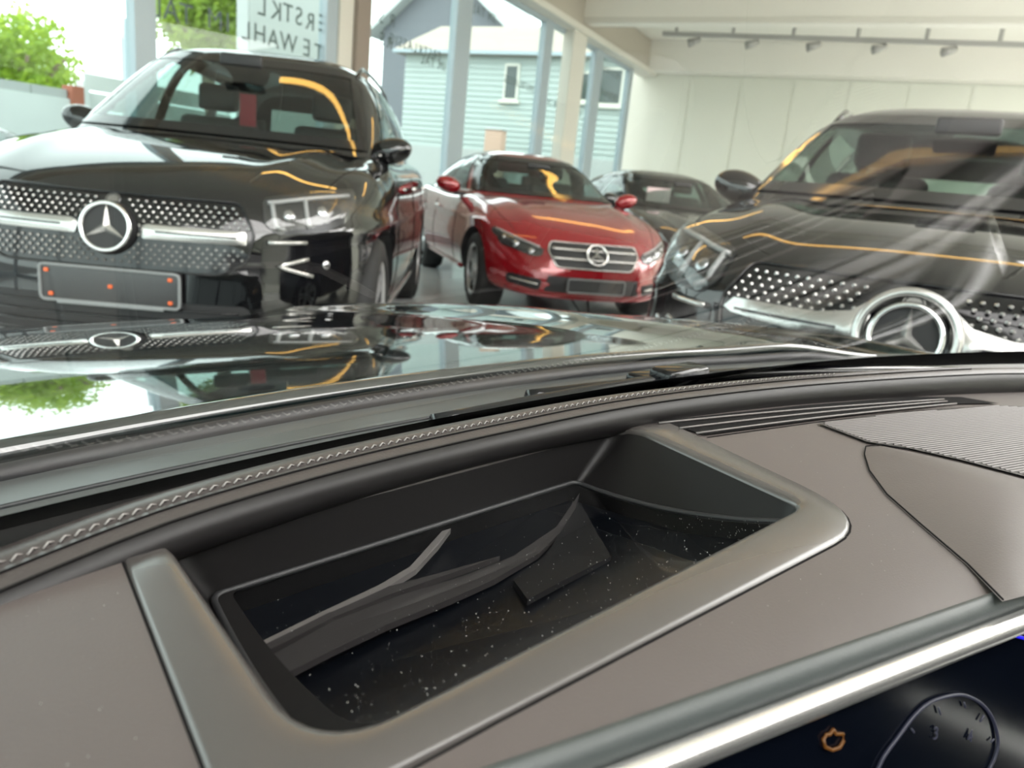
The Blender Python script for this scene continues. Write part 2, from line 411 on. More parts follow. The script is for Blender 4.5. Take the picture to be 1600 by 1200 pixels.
# ================================================================== outdoors
boxo('ground', (-140, 60, -60, 160, -.45, -.21), M['asphalt'])['kind'] = 'structure'
def op(x, y, off): return onplane(x, y, WC + WN * off, WN)   # pixel on a plane parallel to the window wall
def oa(x, y, off): p = op(x, y, off); return (p - WC).dot(WD), p.z
def house(name, label, off, a0, a1, z1, depth, planks, wallm, wins, ridge, gable_dir, roofm, over=.5):
    t = empty(name, label, 'building', wp((a0 + a1) / 2, 0, off))
    inv = t.location.copy()
    def ob(n, *k):
        o = wbox(n, *k[:-2], k[-2], None); o.parent = k[-1]
        for v in o.data.vertices: v.co -= inv
        return o
    bm_ = ob('wall', a0, a1, -.3, z1, off - depth, off, wallm, t)
    if planks:                                             # overlapping siding boards on the front
        bm = bmesh.new(); z = .3
        while z < z1 - .1:
            vs = [bm.verts.new(wp(a, zz, o) - inv) for a, zz, o in ((a0, z, off + .05), (a1, z, off + .05), (a1, z + .2, off + .012), (a0, z + .2, off + .012), (a0, z, off), (a1, z, off))]
            bm.faces.new(vs[:4]); bm.faces.new((vs[4], vs[5], vs[1], vs[0])); z += .2
        s = obj('siding_boards', bm, wallm, t); s['kind'] = 'stuff'
    for (wa, wz, ww, wh) in wins:
        f = ob('window', wa - ww / 2, wa + ww / 2, wz, wz + wh, off - .02, off + .10, M['post'], t)
        pn = ob('pane', wa - ww / 2 + .09, wa + ww / 2 - .09, wz + .09, wz + wh - .09, off + .08, off + .115, M['winglass'], f)
        sl = ob('sill', wa - ww / 2 - .12, wa + ww / 2 + .12, wz - .1, wz, off, off + .2, M['post'], f)
    # roof
    am = (a0 + a1) / 2
    if gable_dir == 'front':
        P = [(a0 - over, z1 - .25), (am, ridge), (a1 + over, z1 - .25)]
        v = []
        for o in (off + over, off - depth - over):
            for (a, z) in P + [(a, z - .22) for a, z in P[::-1]]: v.append(wp(a, z, o) - inv)
        f = [(0, 1, 7, 6), (1, 2, 8, 7), (3, 4, 10, 9), (4, 5, 11, 10), (0, 5, 4, 1), (1, 4, 3, 2), (6, 7, 10, 11), (7, 8, 9, 10), (2, 3, 9, 8), (5, 0, 6, 11)]
        pydata('roof', v, f, roofm, t)
        g = [wp(a0, z1, off) - inv, wp(a1, z1, off) - inv, wp(am, ridge - .2, off) - inv, wp(a0, z1, off - .2) - inv, wp(a1, z1, off - .2) - inv, wp(am, ridge - .2, off - .2) - inv]
        pydata('gable', g, [(0, 1, 2), (3, 5, 4), (0, 2, 5, 3), (1, 4, 5, 2)], wallm, t)
    else:
        v = [wp(a, z, o) - inv for a in (a0 - over, a1 + over) for z, o in ((z1 - .05, off + over), (ridge, off - depth / 2), (z1 - .05, off - depth - over), (z1 - .2, off - depth - over), (z1 - .2, off + over))]
        pydata('roof', v, [(0, 1, 6, 5), (1, 2, 7, 6), (2, 3, 8, 7), (3, 4, 9, 8), (4, 0, 5, 9), (4, 3, 2, 1, 0), (5, 6, 7, 8, 9)], roofm, t)
        ob('gutter', a0 - over, a1 + over, z1 - .2, z1 - .08, off + over, off + over + .1, M['alu'], t)
    return t
mat('house_window', (.05, .07, .07), .08); M['winglass'] = MATS['house_window']
# the street side houses face the same way as the back wall, so they get their own frame
_keep = (WC, WD, WN)
WC, WD, WN = WC + WD * 7.0, WN.copy(), -WD
aL, _ = oa(634, 100, 0); _, zt = oa(720, 78, 0); _, zr = oa(760, 38, -2.6)
wins = []
for px, py0, py1, ww in ((803, 100, 158, .62), (672, 100, 0, 0), (958, 106, 166, 1.0), (915, 112, 160, .7)):
    if not ww: continue
    a_, z1_ = oa(px, py0, 0); _, z0_ = oa(px, py1, 0); wins.append((a_, z0_, ww, z1_ - z0_))
house('house', 'low house clad in pale green-grey siding under a beige roof, seen through the glass', 0, aL, 9, zt, 6, True, M['facade'], wins, max(zr, zt + 1.1), 'side', M['roof'], .35)
a_, z_ = oa(600, 45, -9); b_, _ = oa(795, 45, -9)
house('house', 'tall dark gabled house with white barge boards behind the low siding house', -9, a_, b_, z_, 7, False, M['facade2'], [], z_ + (b_ - a_) * .42, 'front', M['whitewall'], .7)
a0, z0 = oa(600, 222, 2.2)
tag(wbox('garden_wall', a0, 8, -.3, z0, 2.0, 2.2, M['whiteboard'], None, .02), 'low white rendered garden wall running in front of the siding house', 'wall')
a, z = oa(775, 206, 2.6)
t = empty('bin', 'small pale orange street box standing in front of the garden wall outside', 'box', wp(a, -.2, 2.6))
t.rotation_euler = (0, 0, math.atan2(WD.y, WD.x))
boxo('body', (-.33, .33, -.2, .2, 0, z + .25), mat('pale_orange', (.50, .33, .25), .6), t, .03); boxo('lid', (-.36, .36, -.23, .23, z + .25, z + .32), M['whitewall'], t, .01)
WC, WD, WN = _keep
a0, z0 = oa(388, 110, -4.0); a1, _ = oa(560, 110, -4.0)
tag(wbox('white_wall', a0, a1 + .35, -.3, 6.5, -4.3, -4.0, M['whiteboard'], None, .02), 'tall plain white wall between the bright green tree and the siding house', 'wall')
# fence at the left: concrete lower part, grey panels, a red-brown pier, pale planks
fo = -11
ft = empty('fence', 'grey and white street fence with a red-brown pier at the left edge', 'fence', wp(oa(110, 150, fo)[0], -.21, fo))
inv = ft.location.copy()
def fb(n, a0, a1, z0, z1, o0, o1, m, bev=.01):
    o = wbox(n, a0, a1, z0, z1, o0, o1, m, None, bev); o.parent = ft
    for v in o.data.vertices: v.co -= inv
    return o
a0, zt1 = oa(-60, 113, fo); a1, _ = oa(104, 118, fo); _, zm = oa(50, 146, fo); a2, zt2 = oa(215, 128, fo); _, zq = oa(160, 116, fo)
fb('wall_base', a0 - 8, a1, -.3, zm, fo - .15, fo + .1, M['whitewall'])
n = 12; st = (a1 - a0 + 8) / n
for i in range(n): fb('fence_panel', a0 - 8 + st * i + .02, a0 - 8 + st * (i + 1) - .02, zm, zt1, fo - .05, fo + .03, M['fence'])
fb('pier', a1, a1 + .28, -.3, zt1 + .1, fo - .2, fo + .2, M['brick'])
fb('post', a1 + .28, a1 + .42, -.3, zt1 + .25, fo - .1, fo + .2, M['whitewall'])
for i in range(7):
    zz = -.2 + i * (zq + .2) / 7
    fb('plank', a1 + .42, a2 + 3, zz, zz + (zq + .2) / 7 - .04, fo - .03, fo + .03, M['whitewall'])
fb('post', oa(198, 60, fo)[0] - .1, oa(198, 60, fo)[0] + .1, -.3, oa(198, 30, fo)[1], fo - .1, fo + .1, M['alu'])
def tree(label, a, off, ztrunk, cz, rx, rz, n, seed, tr=.16):
    rnd = random.Random(seed); base = wp(a, -.21, off)
    t = empty('tree', label, 'tree', base)
    tk = tube('trunk', spline([(0, 0, 0), (.1, 0, cz * .4), (-.05, .05, cz * .8), (0, 0, cz)], 9), tr, M['bark'], t, 9)
    for i in range(7):
        an = i * .9 + rnd.random(); q = Vector((math.cos(an) * rx * .6, math.sin(an) * rx * .6, cz + (rnd.random() - .3) * rz))
        tube('branch', spline([(0, 0, cz * (.55 + .05 * i)), q * .5 + Vector((0, 0, cz * .3)), q], 6), tr * .35, M['bark'], t, 5)
    bm = bmesh.new()
    clus = []
    for i in range(46):
        v = Vector((rnd.gauss(0, 1), rnd.gauss(0, 1), rnd.gauss(0, 1))).normalized() * rnd.random() ** .4
        clus.append((Vector((v.x * rx * .8, v.y * rx * .8, cz + v.z * rz * .8)), rnd.uniform(.25, .42) * rx))
    for i in range(n):
        c, r = rnd.choice(clus); v = Vector((rnd.gauss(0, 1), rnd.gauss(0, 1), rnd.gauss(0, 1))).normalized() * r * rnd.random() ** .5
        p = c + v; s = rnd.uniform(.07, .13)
        e1 = Vector((rnd.gauss(0, 1), rnd.gauss(0, 1), rnd.gauss(0, 1))).normalized(); e2 = e1.orthogonal().normalized()
        vs = [bm.verts.new(p + e1 * s * x_ + e2 * s * .6 * y_) for x_, y_ in ((-1, 0), (0, -1), (1, 0), (0, 1))]
        bm.faces.new(vs)
    o = obj('crown', bm, M['leafm'], t); o['kind'] = 'stuff'
    return t
lm = bpy.data.materials.new('leaf_translucent'); lm.use_nodes = True; nt = lm.node_tree
b = nt.nodes['Principled BSDF']; b.inputs['Base Color'].default_value = (.22, .34, .04, 1); b.inputs['Roughness'].default_value = .5
tl = nt.nodes.new('ShaderNodeBsdfTranslucent'); tl.inputs[0].default_value = (.42, .55, .07, 1)
mx = nt.nodes.new('ShaderNodeMixShader'); mx.inputs[0].default_value = .55
nt.links.new(b.outputs[0], mx.inputs[1]); nt.links.new(tl.outputs[0], mx.inputs[2]); nt.links.new(mx.outputs[0], nt.nodes['Material Output'].inputs[0]); M['leafm'] = lm
a, z = oa(25, 70, -17); tree('round bright green tree behind the grey fence at the left edge', a, -17, 3, z - .4, 2.1, 1.5, 6000, 3)
a, z = oa(322, 18, -9.5); tree('large bright green tree filling the pane left of the tall white wall', a, -9.5, 3, z + .9, 1.75, 2.0, 9000, 8)

# ================================================================== cars
def rcube(n, k):
    """surface grid of a cube pushed towards a rounded box; returns unit positions and quads"""
    idx = {}; P = []; Q = []
    def vid(p):
        key = tuple(round(c * n) for c in p)
        if key not in idx: idx[key] = len(P); P.append(p)
        return idx[key]
    g = [-1 + 2 * i / n for i in range(n + 1)]
    for ax in range(3):
        for sg in (-1, 1):
            for i in range(n):
                for j in range(n):
                    q = []
                    for di, dj in ((0, 0), (1, 0), (1, 1), (0, 1)):
                        c = [0, 0, 0]; c[ax] = sg; c[(ax + 1) % 3] = g[i + di]; c[(ax + 2) % 3] = g[j + dj]; q.append(vid(tuple(c)))
                    Q.append(q if sg > 0 else q[::-1])
    out = []
    for p in P:
        d = (abs(p[0]) ** k + abs(p[1]) ** k + abs(p[2]) ** k) ** (1 / k)
        out.append((p[0] / d, p[1] / d, p[2] / d))
    return out, Q
RC = rcube(56, 9)
def bvh(me): return BVHTree.FromPolygons([v.co for v in me.vertices], [tuple(p.vertices) for p in me.polygons])
def cyl_mesh(r, x0, x1, y, z, n=40):
    v = []; f = []
    for x in (x0, x1):
        for i in range(n): v.append((x, y + r * math.cos(2 * PI * i / n), z + r * math.sin(2 * PI * i / n)))
    f = [tuple(range(n))[::-1], tuple(range(n, 2 * n))] + [(i, (i + 1) % n, n + (i + 1) % n, n + i) for i in range(n)]
    return v, f
def star_mesh(bm, r, mtx, depth=.02):
    """three-pointed star with ridged arms"""
    c = bm.verts.new(mtx @ Vector((0, 0, depth)))
    ring = []
    for i in range(6):
        a = PI / 2 + i * PI / 3; rr = r if i % 2 == 0 else r * .20
        ring.append(bm.verts.new(mtx @ Vector((rr * math.cos(a), rr * math.sin(a), .004))))
    low = [bm.verts.new(mtx @ Vector((v_.co if False else Vector((0, 0, 0))))) for v_ in []]
    for i in range(6): bm.faces.new((c, ring[i], ring[(i + 1) % 6]))
def torus_bm(bm, R, r, mtx, n=40, k=8, sx=1):
    rings = []
    for i in range(n):
        a = 2 * PI * i / n; rings.append([bm.verts.new(mtx @ Vector(((R + r * math.cos(b)) * math.cos(a) * sx, (R + r * math.cos(b)) * math.sin(a), r * math.sin(b)))) for b in [2 * PI * j / k for j in range(k)]])
    for i in range(n):
        for j in range(k): bm.faces.new((rings[i][j], rings[(i + 1) % n][j], rings[(i + 1) % n][(j + 1) % k], rings[i][(j + 1) % k]))

class Car:
    def __init__(s, S, label, loc, phi, name='car', group=None):
        s.S = S; s.root = empty(name, label, 'car', (loc[0], loc[1], 0), -phi, group)   # local +y = towards the tail
        s.L, s.hw = S['L'], S['W'] / 2; s.fx = S.get('fx', 1)
        s.body()
        s.greenhouse()
    # ---- lower body
    def body(s):
        S = s.S; P, Q = RC; V = []
        for a, b, c in P:
            v = (b + 1) / 2; y = v * s.L; t = (c + 1) / 2
            plan = sinterp(v, S['plan'])
            side = sinterp(c, [(-1, .93), (-.5, .985), (-.1, 1.0), (.35, .985), (.7, .965), (1, .93)])
            x = a * s.hw * plan * side
            zt = sinterp(y, S['top']) ; f = min(1, abs(x) / s.hw)
            onhood = max(0, 1 - max(0, y - S['cowl'] + .1) / .3)
            zt -= S.get('crown', .07) * f ** 2.4 * onhood
            dome = S.get('dome', .018) * math.exp(-((abs(x) - s.hw * .52 - .05 * y) / .09) ** 2) * min(1, max(0, (y - .12) / .4)) * onhood
            zt += dome + S.get('fender', .02) * math.exp(-((abs(x) - s.hw * .86) / .10) ** 2) * onhood * min(1, max(0, (y - .2) / .4))
            zb = sinterp(v, [(0, S['lip']), (.1, .22), (.9, .24), (1, .34)])
            z = zb + t * (zt - zb)
            fr = max(0, 1 - v / .22); rr = max(0, (v - .82) / .18)
            y += S['bow'] * abs(a) ** 2.6 * fr ** 1.2 - .16 * abs(a) ** 2.6 * rr
            y += (S['lean'] * max(0, t - .25) ** 2.0 + .05 * max(0, .3 - t)) * fr ** 3
            y -= .12 * max(0, t - .4) ** 2 * rr
            # side crease
            x += math.copysign(.010, a) * math.exp(-((z - S.get('crease', .80)) / .035) ** 2) * (abs(a) > .7)
            V.append(Vector((x, y, z)))
        me = bpy.data.meshes.new('body'); me.from_pydata([tuple(p) for p in V], [], Q); me.update()
        s.bv = bvh(me)
        o = link('body', me, S['paint'], s.root, True); s.bodyo = o
        # wheel arches
        vv, ff = [], []
        for ya in (S['axle'], S['axle'] + S['base']):
            for sg in (-1, 1):
                v_, f_ = cyl_mesh(S['wr'] + .045, min(sg * (s.hw - .32), sg * (s.hw + .1)), max(sg * (s.hw - .32), sg * (s.hw + .1)), ya, S['wr'])
                o_ = len(vv); vv += v_; ff += [tuple(i + o_ for i in q) for q in f_]
        cm = bpy.data.meshes.new('cut'); cm.from_pydata(vv, [], ff); cm.update(); cm.materials.append(M['rubber'])
        bmc = bmesh.new(); bmc.from_mesh(cm); bmesh.ops.recalc_face_normals(bmc, faces=bmc.faces); bmc.to_mesh(cm); bmc.free()
        co = bpy.data.objects.new('cut', cm); C.objects.link(co); co.parent = s.root
        md = o.modifiers.new('b', 'BOOLEAN'); md.operation = 'DIFFERENCE'; md.object = co; md.solver = 'EXACT'; md.material_mode = 'TRANSFER'
        bpy.context.view_layer.update(); dg = bpy.context.evaluated_depsgraph_get()
        nm = bpy.data.meshes.new_from_object(o.evaluated_get(dg)); o.modifiers.clear(); o.data = nm
        bpy.data.objects.remove(co)
        nm.set_sharp_from_angle(angle=math.radians(35))
        for i, ya in enumerate((S['axle'], S['axle'] + S['base'])):
            for sg in (-1, 1): s.wheel(sg, ya)
    def wheel(s, sg, ya):
        S = s.S; r = S['wr']; wd = .25; x = sg * (s.hw - wd / 2 - S.get('wi', .02))
        bm = bmesh.new()
        prof = [(-wd/2, r*.70), (-wd/2 - .006, r*.8), (-wd/2 + .01, r*.95), (-wd/2 + .04, r), (wd/2 - .04, r), (wd/2 - .01, r*.95), (wd/2 + .006, r*.8), (wd/2, r*.70), (wd/2 - .05, r*.68), (-wd/2 + .05, r*.68)]
        n = 36; rings = [[bm.verts.new((p[0], p[1] * math.cos(2*PI*i/n), p[1] * math.sin(2*PI*i/n))) for p in prof] for i in range(n)]
        for i in range(n):
            for j in range(len(prof)): bm.faces.new((rings[i][j], rings[i][(j+1) % len(prof)], rings[(i+1) % n][(j+1) % len(prof)], rings[(i+1) % n][j]))
        w_ = obj('wheel', bm, M['tyre'], s.root, True); w_.location = (x, ya, r)
        bm = bmesh.new(); torus_bm(bm, r * .66, .016, Matrix.Translation((sg * wd * .42, 0, 0)) @ Matrix.Rotation(PI/2, 4, 'Y'), 32, 6)
        bmesh.ops.create_cone(bm, cap_ends=True, segments=18, radius1=.05, radius2=.04, depth=.05, matrix=Matrix.Translation((sg * wd * .36, 0, 0)) @ Matrix.Rotation(sg * PI/2, 4, 'Y'))
        obj('rim', bm, M['rim'], w_, True)
        bm = bmesh.new(); bmesh.ops.create_cone(bm, cap_ends=True, segments=28, radius1=r * .66, radius2=r * .66, depth=.01, matrix=Matrix.Translation((sg * wd * .12, 0, 0)) @ Matrix.Rotation(PI/2, 4, 'Y'))
        obj('brake_disc', bm, M['matte'], w_)
        for i in range(5):
            bm = bmesh.new(); an = i * 2 * PI / 5 + .3
            for da in (-.09, .09):
                mt = Matrix.Rotation(an, 4, 'X')
                q = [mt @ Vector((sg * (wd * .36 + dx), dy, dz)) for dx, dy, dz in ((0, da * .25 - .012, .04), (0, da * .25 + .012, .04), (.012, (da * 1.6) * r * .66 + .014, r * .64), (.012, (da * 1.6) * r * .66 - .014, r * .64))]
                q2 = [p - Vector((sg * .035, 0, 0)) for p in q]; vs = [bm.verts.new(p) for p in q + q2]
                for f in ((0, 1, 2, 3), (7, 6, 5, 4), (0, 4, 5, 1), (1, 5, 6, 2), (2, 6, 7, 3), (3, 7, 4, 0)): bm.faces.new([vs[k] for k in f])
            bmesh.ops.recalc_face_normals(bm, faces=bm.faces)
            obj('spoke', bm, M['rim'], w_)
    # ---- roof, pillars and glass
    def greenhouse(s):
        S = s.S; K = S['roofline']; s0, s1 = K[0][0], K[-1][0]; n, m = 90, 56; V = []; zmax = max(k[1] for k in K)
        zb = S['belt']; Wb, Wr = S['gwb'], S['gwr']; s.Wb, s.Wr, s.zmax = Wb, Wr, zmax
        for i in range(n + 1):
            u = i / n; y0 = s0 + (s1 - s0) * u; zc = sinterp(y0, K)
            for j in range(m + 1):
                th = PI * j / m; ca, sa = math.cos(th), math.sin(th)
                X = math.copysign(abs(ca) ** (2 / S.get('gn', 5.0)), ca); Z = abs(sa) ** (2 / S.get('gn', 5.0))
                z = zb - .12 + (zc - zb + .12) * Z
                k = max(0, min(1, (z - zb) / (zmax - zb)))
                wf = sinterp(u, [(0, .93), (.18, .985), (.4, 1), (.75, .97), (1, .86)])
                x = X * (Wb + (Wr - Wb) * k ** 1.15) * wf
                fx = abs(x) / Wb
                y = y0 + (S['gbow'] * max(0, 1 - u * 2.2)) * fx ** 2.2 - .14 * max(0, u * 2.5 - 1.5) * fx ** 2.2
                z -= .035 * fx ** 2 * k
                V.append(Vector((x, y, z)))
        Q = [(i * (m + 1) + j, i * (m + 1) + j + 1, (i + 1) * (m + 1) + j + 1, (i + 1) * (m + 1) + j) for i in range(n) for j in range(m)]
        me = bpy.data.meshes.new('roof'); me.from_pydata([tuple(p) for p in V], [], Q); me.update(); s.gv = bvh(me)
        WS, SW, RWn = S['ws'], S['sw'], S['rw']
        s.yroof = S['yroof']; s.yrear = S['yrear']
        # openings under the glass
        keep = []
        for p in Q:
            c = sum((V[i] for i in p), Vector()) / 4
            cut = False
            if c.y < s.yroof + .05 and inside((c.x, c.z), S['_wsi']): cut = True
            if c.y > s.yrear - .05 and inside((c.x, c.z), S['_rwi']): cut = True
            if abs(c.x) > s.Wr * .8:
                for q in S['_swi']:
                    if inside((c.y, c.z), q): cut = True
            if not cut: keep.append(p)
        me = bpy.data.meshes.new('roof'); me.from_pydata([tuple(p) for p in V], [], keep); me.update()
        o = link('roof', me, S['paint'], s.root, True); s.roofo = o
        s.patch('windscreen', WS, 'front', s.gv, .006, S.get('glassm', M['carglass']), step=.05, border=.05)
        s.patch('rear_window', RWn, 'rear', s.gv, .006, M['carglass'], step=.06, border=.05)
        for sg in (-1, 1):
            for q in SW: s.patch('side_window', q, 'side%d' % sg, s.gv, .006, M['carglass'], step=.06, border=.028)
    def cast(s, bv, d, p, off):
        if d == 'front': o_, dr = Vector((p[0] * (s.fx if bv is s.bv else 1), -3, p[1])), Vector((0, 1, 0))
        elif d == 'rear': o_, dr = Vector((p[0], s.L + 3, p[1])), Vector((0, -1, 0))
        elif d == 'top': o_, dr = Vector((p[0], p[1], 4)), Vector((0, 0, -1))
        else: sg = int(d[4:]); o_, dr = Vector((sg * 3, p[0], p[1])), Vector((-sg, 0, 0))
        h, nrm, i_, ds = bv.ray_cast(o_, dr)
        if h is None: return None, None
        if nrm.dot(dr) > 0: nrm = -nrm
        return h + nrm * off, nrm
    def patch(s, name, poly, d, bv, off, m, parent=None, step=.04, border=0, dome=0, holes=(), thick=0, bm_mat=None):
        parent = parent or s.root
        inner = None
        if border:
            c = Vector((sum(p[0] for p in poly) / len(poly), sum(p[1] for p in poly) / len(poly)))
            inner = shrink(poly, border)
        v, t = fill(poly, holes, step)
        co = []; last = None
        for p in v:
            h, nr = s.cast(bv, d, p, off)
            if h is None: h = last or Vector((0, 0, 0))
            last = h
            if dome: h = h + nr * dome * min(1, dedge(p, poly) / .03) if nr is not None else h
            co.append(h)
        t = [q for q in t]
        me = bpy.data.meshes.new(name); me.from_pydata([tuple(p) for p in co], [], t); me.update()
        o = link(name, me, m, parent, True)
        if border:
            v, t = fill(poly, [inner], step * .6); co = []
            for p in v:
                h, nr = s.cast(bv, d, p, off + .002)
                co.append(h if h is not None else Vector((0, 0, 0)))
            me = bpy.data.meshes.new('glass_edge'); me.from_pydata([tuple(p) for p in co], [], t); me.update()
            link('glass_edge', me, M['black'], o, True)
        return o
    def line(s, name, pts, d, bv, off, r, m, parent=None, step=.03, closed=False, r2=None, k=6):
        P = []
        for p in densify(pts, step, closed) + ([] if closed else [pts[-1]]):
            h, nr = s.cast(bv, d, p, off)
            if h is not None: P.append(h)
        if len(P) < 2: return None
        up = Vector((0, 0, 1)) if d != 'top' else Vector((0, 0, 1))
        return tube(name, P, r, m, parent or s.root, k, closed, r2, up if r2 else Vector((.3, .2, .93)).normalized())
    def place(s, x, z, off=0, d='front', bv=None):
        h, nr = s.cast(bv or s.bv, d, (x, z), off)
        zz = nr.normalized(); xx = Vector((0, 0, 1)).cross(zz).normalized() if d != 'top' else Vector((1, 0, 0)); yy = zz.cross(xx)
        mt = Matrix((xx, yy, zz)).transposed().to_4x4(); mt.translation = h
        return mt
    def emblem(s, x, z, r, off=.012, ringr=None, parent=None, disc=True, surround=None):
        mt = s.place(x, z, off)
        if disc:
            bm = bmesh.new(); bmesh.ops.create_cone(bm, cap_ends=True, segments=32, radius1=r * 1.08, radius2=r * 1.02, depth=.03, matrix=mt @ Matrix.Translation((0, 0, -.010)))
            e = obj('star_emblem', bm, M['matte'], parent or s.root, False)
        else: e = empty_part('star_emblem', parent or s.root)
        bm = bmesh.new(); torus_bm(bm, r * .93, r * .085, mt @ Matrix.Translation((0, 0, .012)), 44, 8); obj('ring', bm, M['chrome'], e, True)
        bm = bmesh.new(); star_mesh(bm, r * .92, mt @ Matrix.Translation((0, 0, .006)), .022); obj('star', bm, M['satin'], e)
        if surround:
            bm = bmesh.new(); torus_bm(bm, r * surround, r * .15, mt @ Matrix.Translation((0, 0, .0)), 44, 8); obj('surround', bm, M['satin'], e, True)
        return e
    def plate(s, x, z, w_, h_, label=None):
        mt = s.place(x, z, .02); n_ = mt.col[2].to_3d(); mt2 = Matrix.Translation(mt.translation)
        b = boxo('plate_holder', (-w_/2, w_/2, -.012, .02, -h_/2, h_/2), M['plate'], s.root, .004, mt2)
        bm = bmesh.new(); P = [mt2 @ Vector((x_, -.014, z_)) for x_, z_ in rounded([(-w_/2, -h_/2), (w_/2, -h_/2), (w_/2, h_/2), (-w_/2, h_/2)], .02)]
        sweep(bm, P, circ(.0065, 6), True, Vector((0, 1, 0))); obj('frame', bm, M['plateframe'], b, True)
        return b, mt2
    def mirror(s, sg, y, z, x):
        bm = bmesh.new(); bmesh.ops.create_icosphere(bm, subdivisions=3, radius=1)
        for v in bm.verts:
            p = v.co.copy(); v.co = Vector((p.x * .125, p.y * (.07 if p.y < 0 else .02) , p.z * .078 + .02 * p.x * sg))
        o = obj('side_mirror', bm, S_mirror(s), s.root, True); o.location = (sg * (x + .11), y, z)
        bm = bmesh.new(); box(bm, -.06, .06, -.02, .03, -.03, .0)
        a = obj('mirror_arm', bm, M['matte'], o); a.location = (-sg * .12, .0, -.06)
        return o
    def interior(s):
        S = s.S; zb = S['belt']; y0 = S['roofline'][0][0]
        w = s.Wb * .9
        boxo('dashboard', (-w, w, y0 + .12, y0 + .62, zb - .12, zb - .01), M['matte'], s.root, .03)
        for sg in (-1, 1):
            seat = boxo('seat', (sg * .38 - .25, sg * .38 + .25, y0 + 1.35, y0 + 1.52, zb - .25, zb + .20), M['seat'], s.root, .05)
            boxo('headrest', (sg * .38 - .13, sg * .38 + .13, y0 + 1.38, y0 + 1.47, zb + .24, zb + .41), M['seat'], seat, .03)
        rs = boxo('rear_seat', (-w * .8, w * .8, y0 + 2.25, y0 + 2.4, zb - .25, zb + .12), M['seat'], s.root, .05)
        for x_ in (-.42, .42): boxo('headrest', (x_ - .12, x_ + .12, y0 + 2.27, y0 + 2.36, zb + .13, zb + .26), M['seat'], rs, .03)
        bm = bmesh.new(); torus_bm(bm, .18, .016, Matrix.Translation((.38, y0 + .85, zb - .02)) @ Matrix.Rotation(-1.15, 4, 'X'), 30, 8); obj('steering_wheel', bm, M['matte'], s.root, True)
        zt = s.zmax - .19
        boxo('inside_mirror', (-.12, .12, s.yroof - .28, s.yroof - .25, zt, zt + .07), M['matte'], s.root, .015)
def empty_part(n, parent):
    o = bpy.data.objects.new(n, None); C.objects.link(o); o.parent = parent; return o
def S_mirror(s): return s.S.get('mirrorm', s.S['paint'])
def shrink(poly, d):
    n = len(poly); area_ = sum(poly[i][0] * poly[(i + 1) % n][1] - poly[(i + 1) % n][0] * poly[i][1] for i in range(n)); sg = 1 if area_ > 0 else -1
    out = []
    for i in range(n):
        a, b, c = Vector(poly[i - 1][:2]), Vector(poly[i][:2]), Vector(poly[(i + 1) % n][:2])
        e1, e2 = (b - a).normalized(), (c - b).normalized()
        n1, n2 = Vector((-e1.y, e1.x)) * sg, Vector((-e2.y, e2.x)) * sg
        m_ = (n1 + n2); l = m_.length
        m_ = m_ / l if l > 1e-6 else n1; out.append(tuple(b + m_ * min(d / max(.35, m_.dot(n1)), d * 1.6)))
    return out
def mirrorx(poly): return [(-p[0], p[1]) for p in poly][::-1]
def spec(S):                                                # derive the glass outlines once
    S['_wsi'] = shrink(S['ws'], .03); S['_rwi'] = shrink(S['rw'], .035); S['_swi'] = [shrink(q, .02) for q in S['sw']]
    return S
def pins(car, poly, parent, dx, dz, r, skip, curve=0):
    bm = bmesh.new(); xs = [p[0] for p in poly]; zs = [p[1] for p in poly]
    j = 0; z = min(zs) + .01
    while z < max(zs):
        x = -(int(.7 / dx)) * dx + (dx / 2 if j % 2 else 0)
        while x < .7:
            q = (x, z + curve * x * x)
            if inside(q, poly) and dedge(q, poly) > .012 and not skip(q):
                mt = car.place(q[0], q[1], .010)
                vs = [bm.verts.new(mt @ Vector((r * a, r * b, 0))) for a, b in ((0, 1), (.87, .5), (.87, -.5), (0, -1), (-.87, -.5), (-.87, .5))]
                c = bm.verts.new(mt @ Vector((0, 0, .006)))
                for i in range(6): bm.faces.new((vs[i], vs[(i + 1) % 6], c))
            x += dx
        z += dz; j += 1
    o = obj('grille_pins', bm, M['satin'], parent); o['kind'] = 'stuff'; return o

# ---- large black car, left -------------------------------------------------
def suv_spec(sc=1.0, **kw):
    S = dict(L=4.92, W=1.95, lip=.24, plan=[(0, .84), (.06, .925), (.16, .985), (.3, 1), (.8, 1), (.93, .96), (1, .84)],
             top=[(0, .955), (.15, 1.00), (.5, 1.075), (1.0, 1.145), (1.3, 1.165), (2.5, 1.17), (4.0, 1.19), (4.92, 1.16)],
             cowl=1.25, bow=.22, lean=.12, axle=.90, base=2.99, wr=.375, paint=M['paintblack'], crown=.085, dome=.02, fender=.015,
             belt=1.13, gwb=.86, gwr=.66, gn=5.5, gbow=.24, yroof=2.0, yrear=4.1,
             roofline=[(1.12, 1.13), (1.5, 1.37), (1.9, 1.61), (2.1, 1.705), (2.4, 1.755), (3.2, 1.77), (4.1, 1.71), (4.45, 1.62), (4.75, 1.22)],
             ws=[(-.78, 1.175), (.78, 1.175), (.61, 1.655), (-.61, 1.655)], rw=[(-.62, 1.25), (.62, 1.25), (.55, 1.58), (-.55, 1.58)],
             sw=[[(1.75, 1.19), (2.62, 1.20), (2.62, 1.66), (2.42, 1.66)], [(2.72, 1.20), (3.55, 1.22), (3.55, 1.64), (2.72, 1.66)], [(3.65, 1.23), (4.25, 1.30), (4.1, 1.56), (3.65, 1.62)]])
    S.update(kw); return spec(S)
GA = Car(suv_spec(fx=.92), 'large black car at the left with a star-studded grille and empty plate frame', (-1.60, 2.90), math.radians(-4.5))
GA.interior()
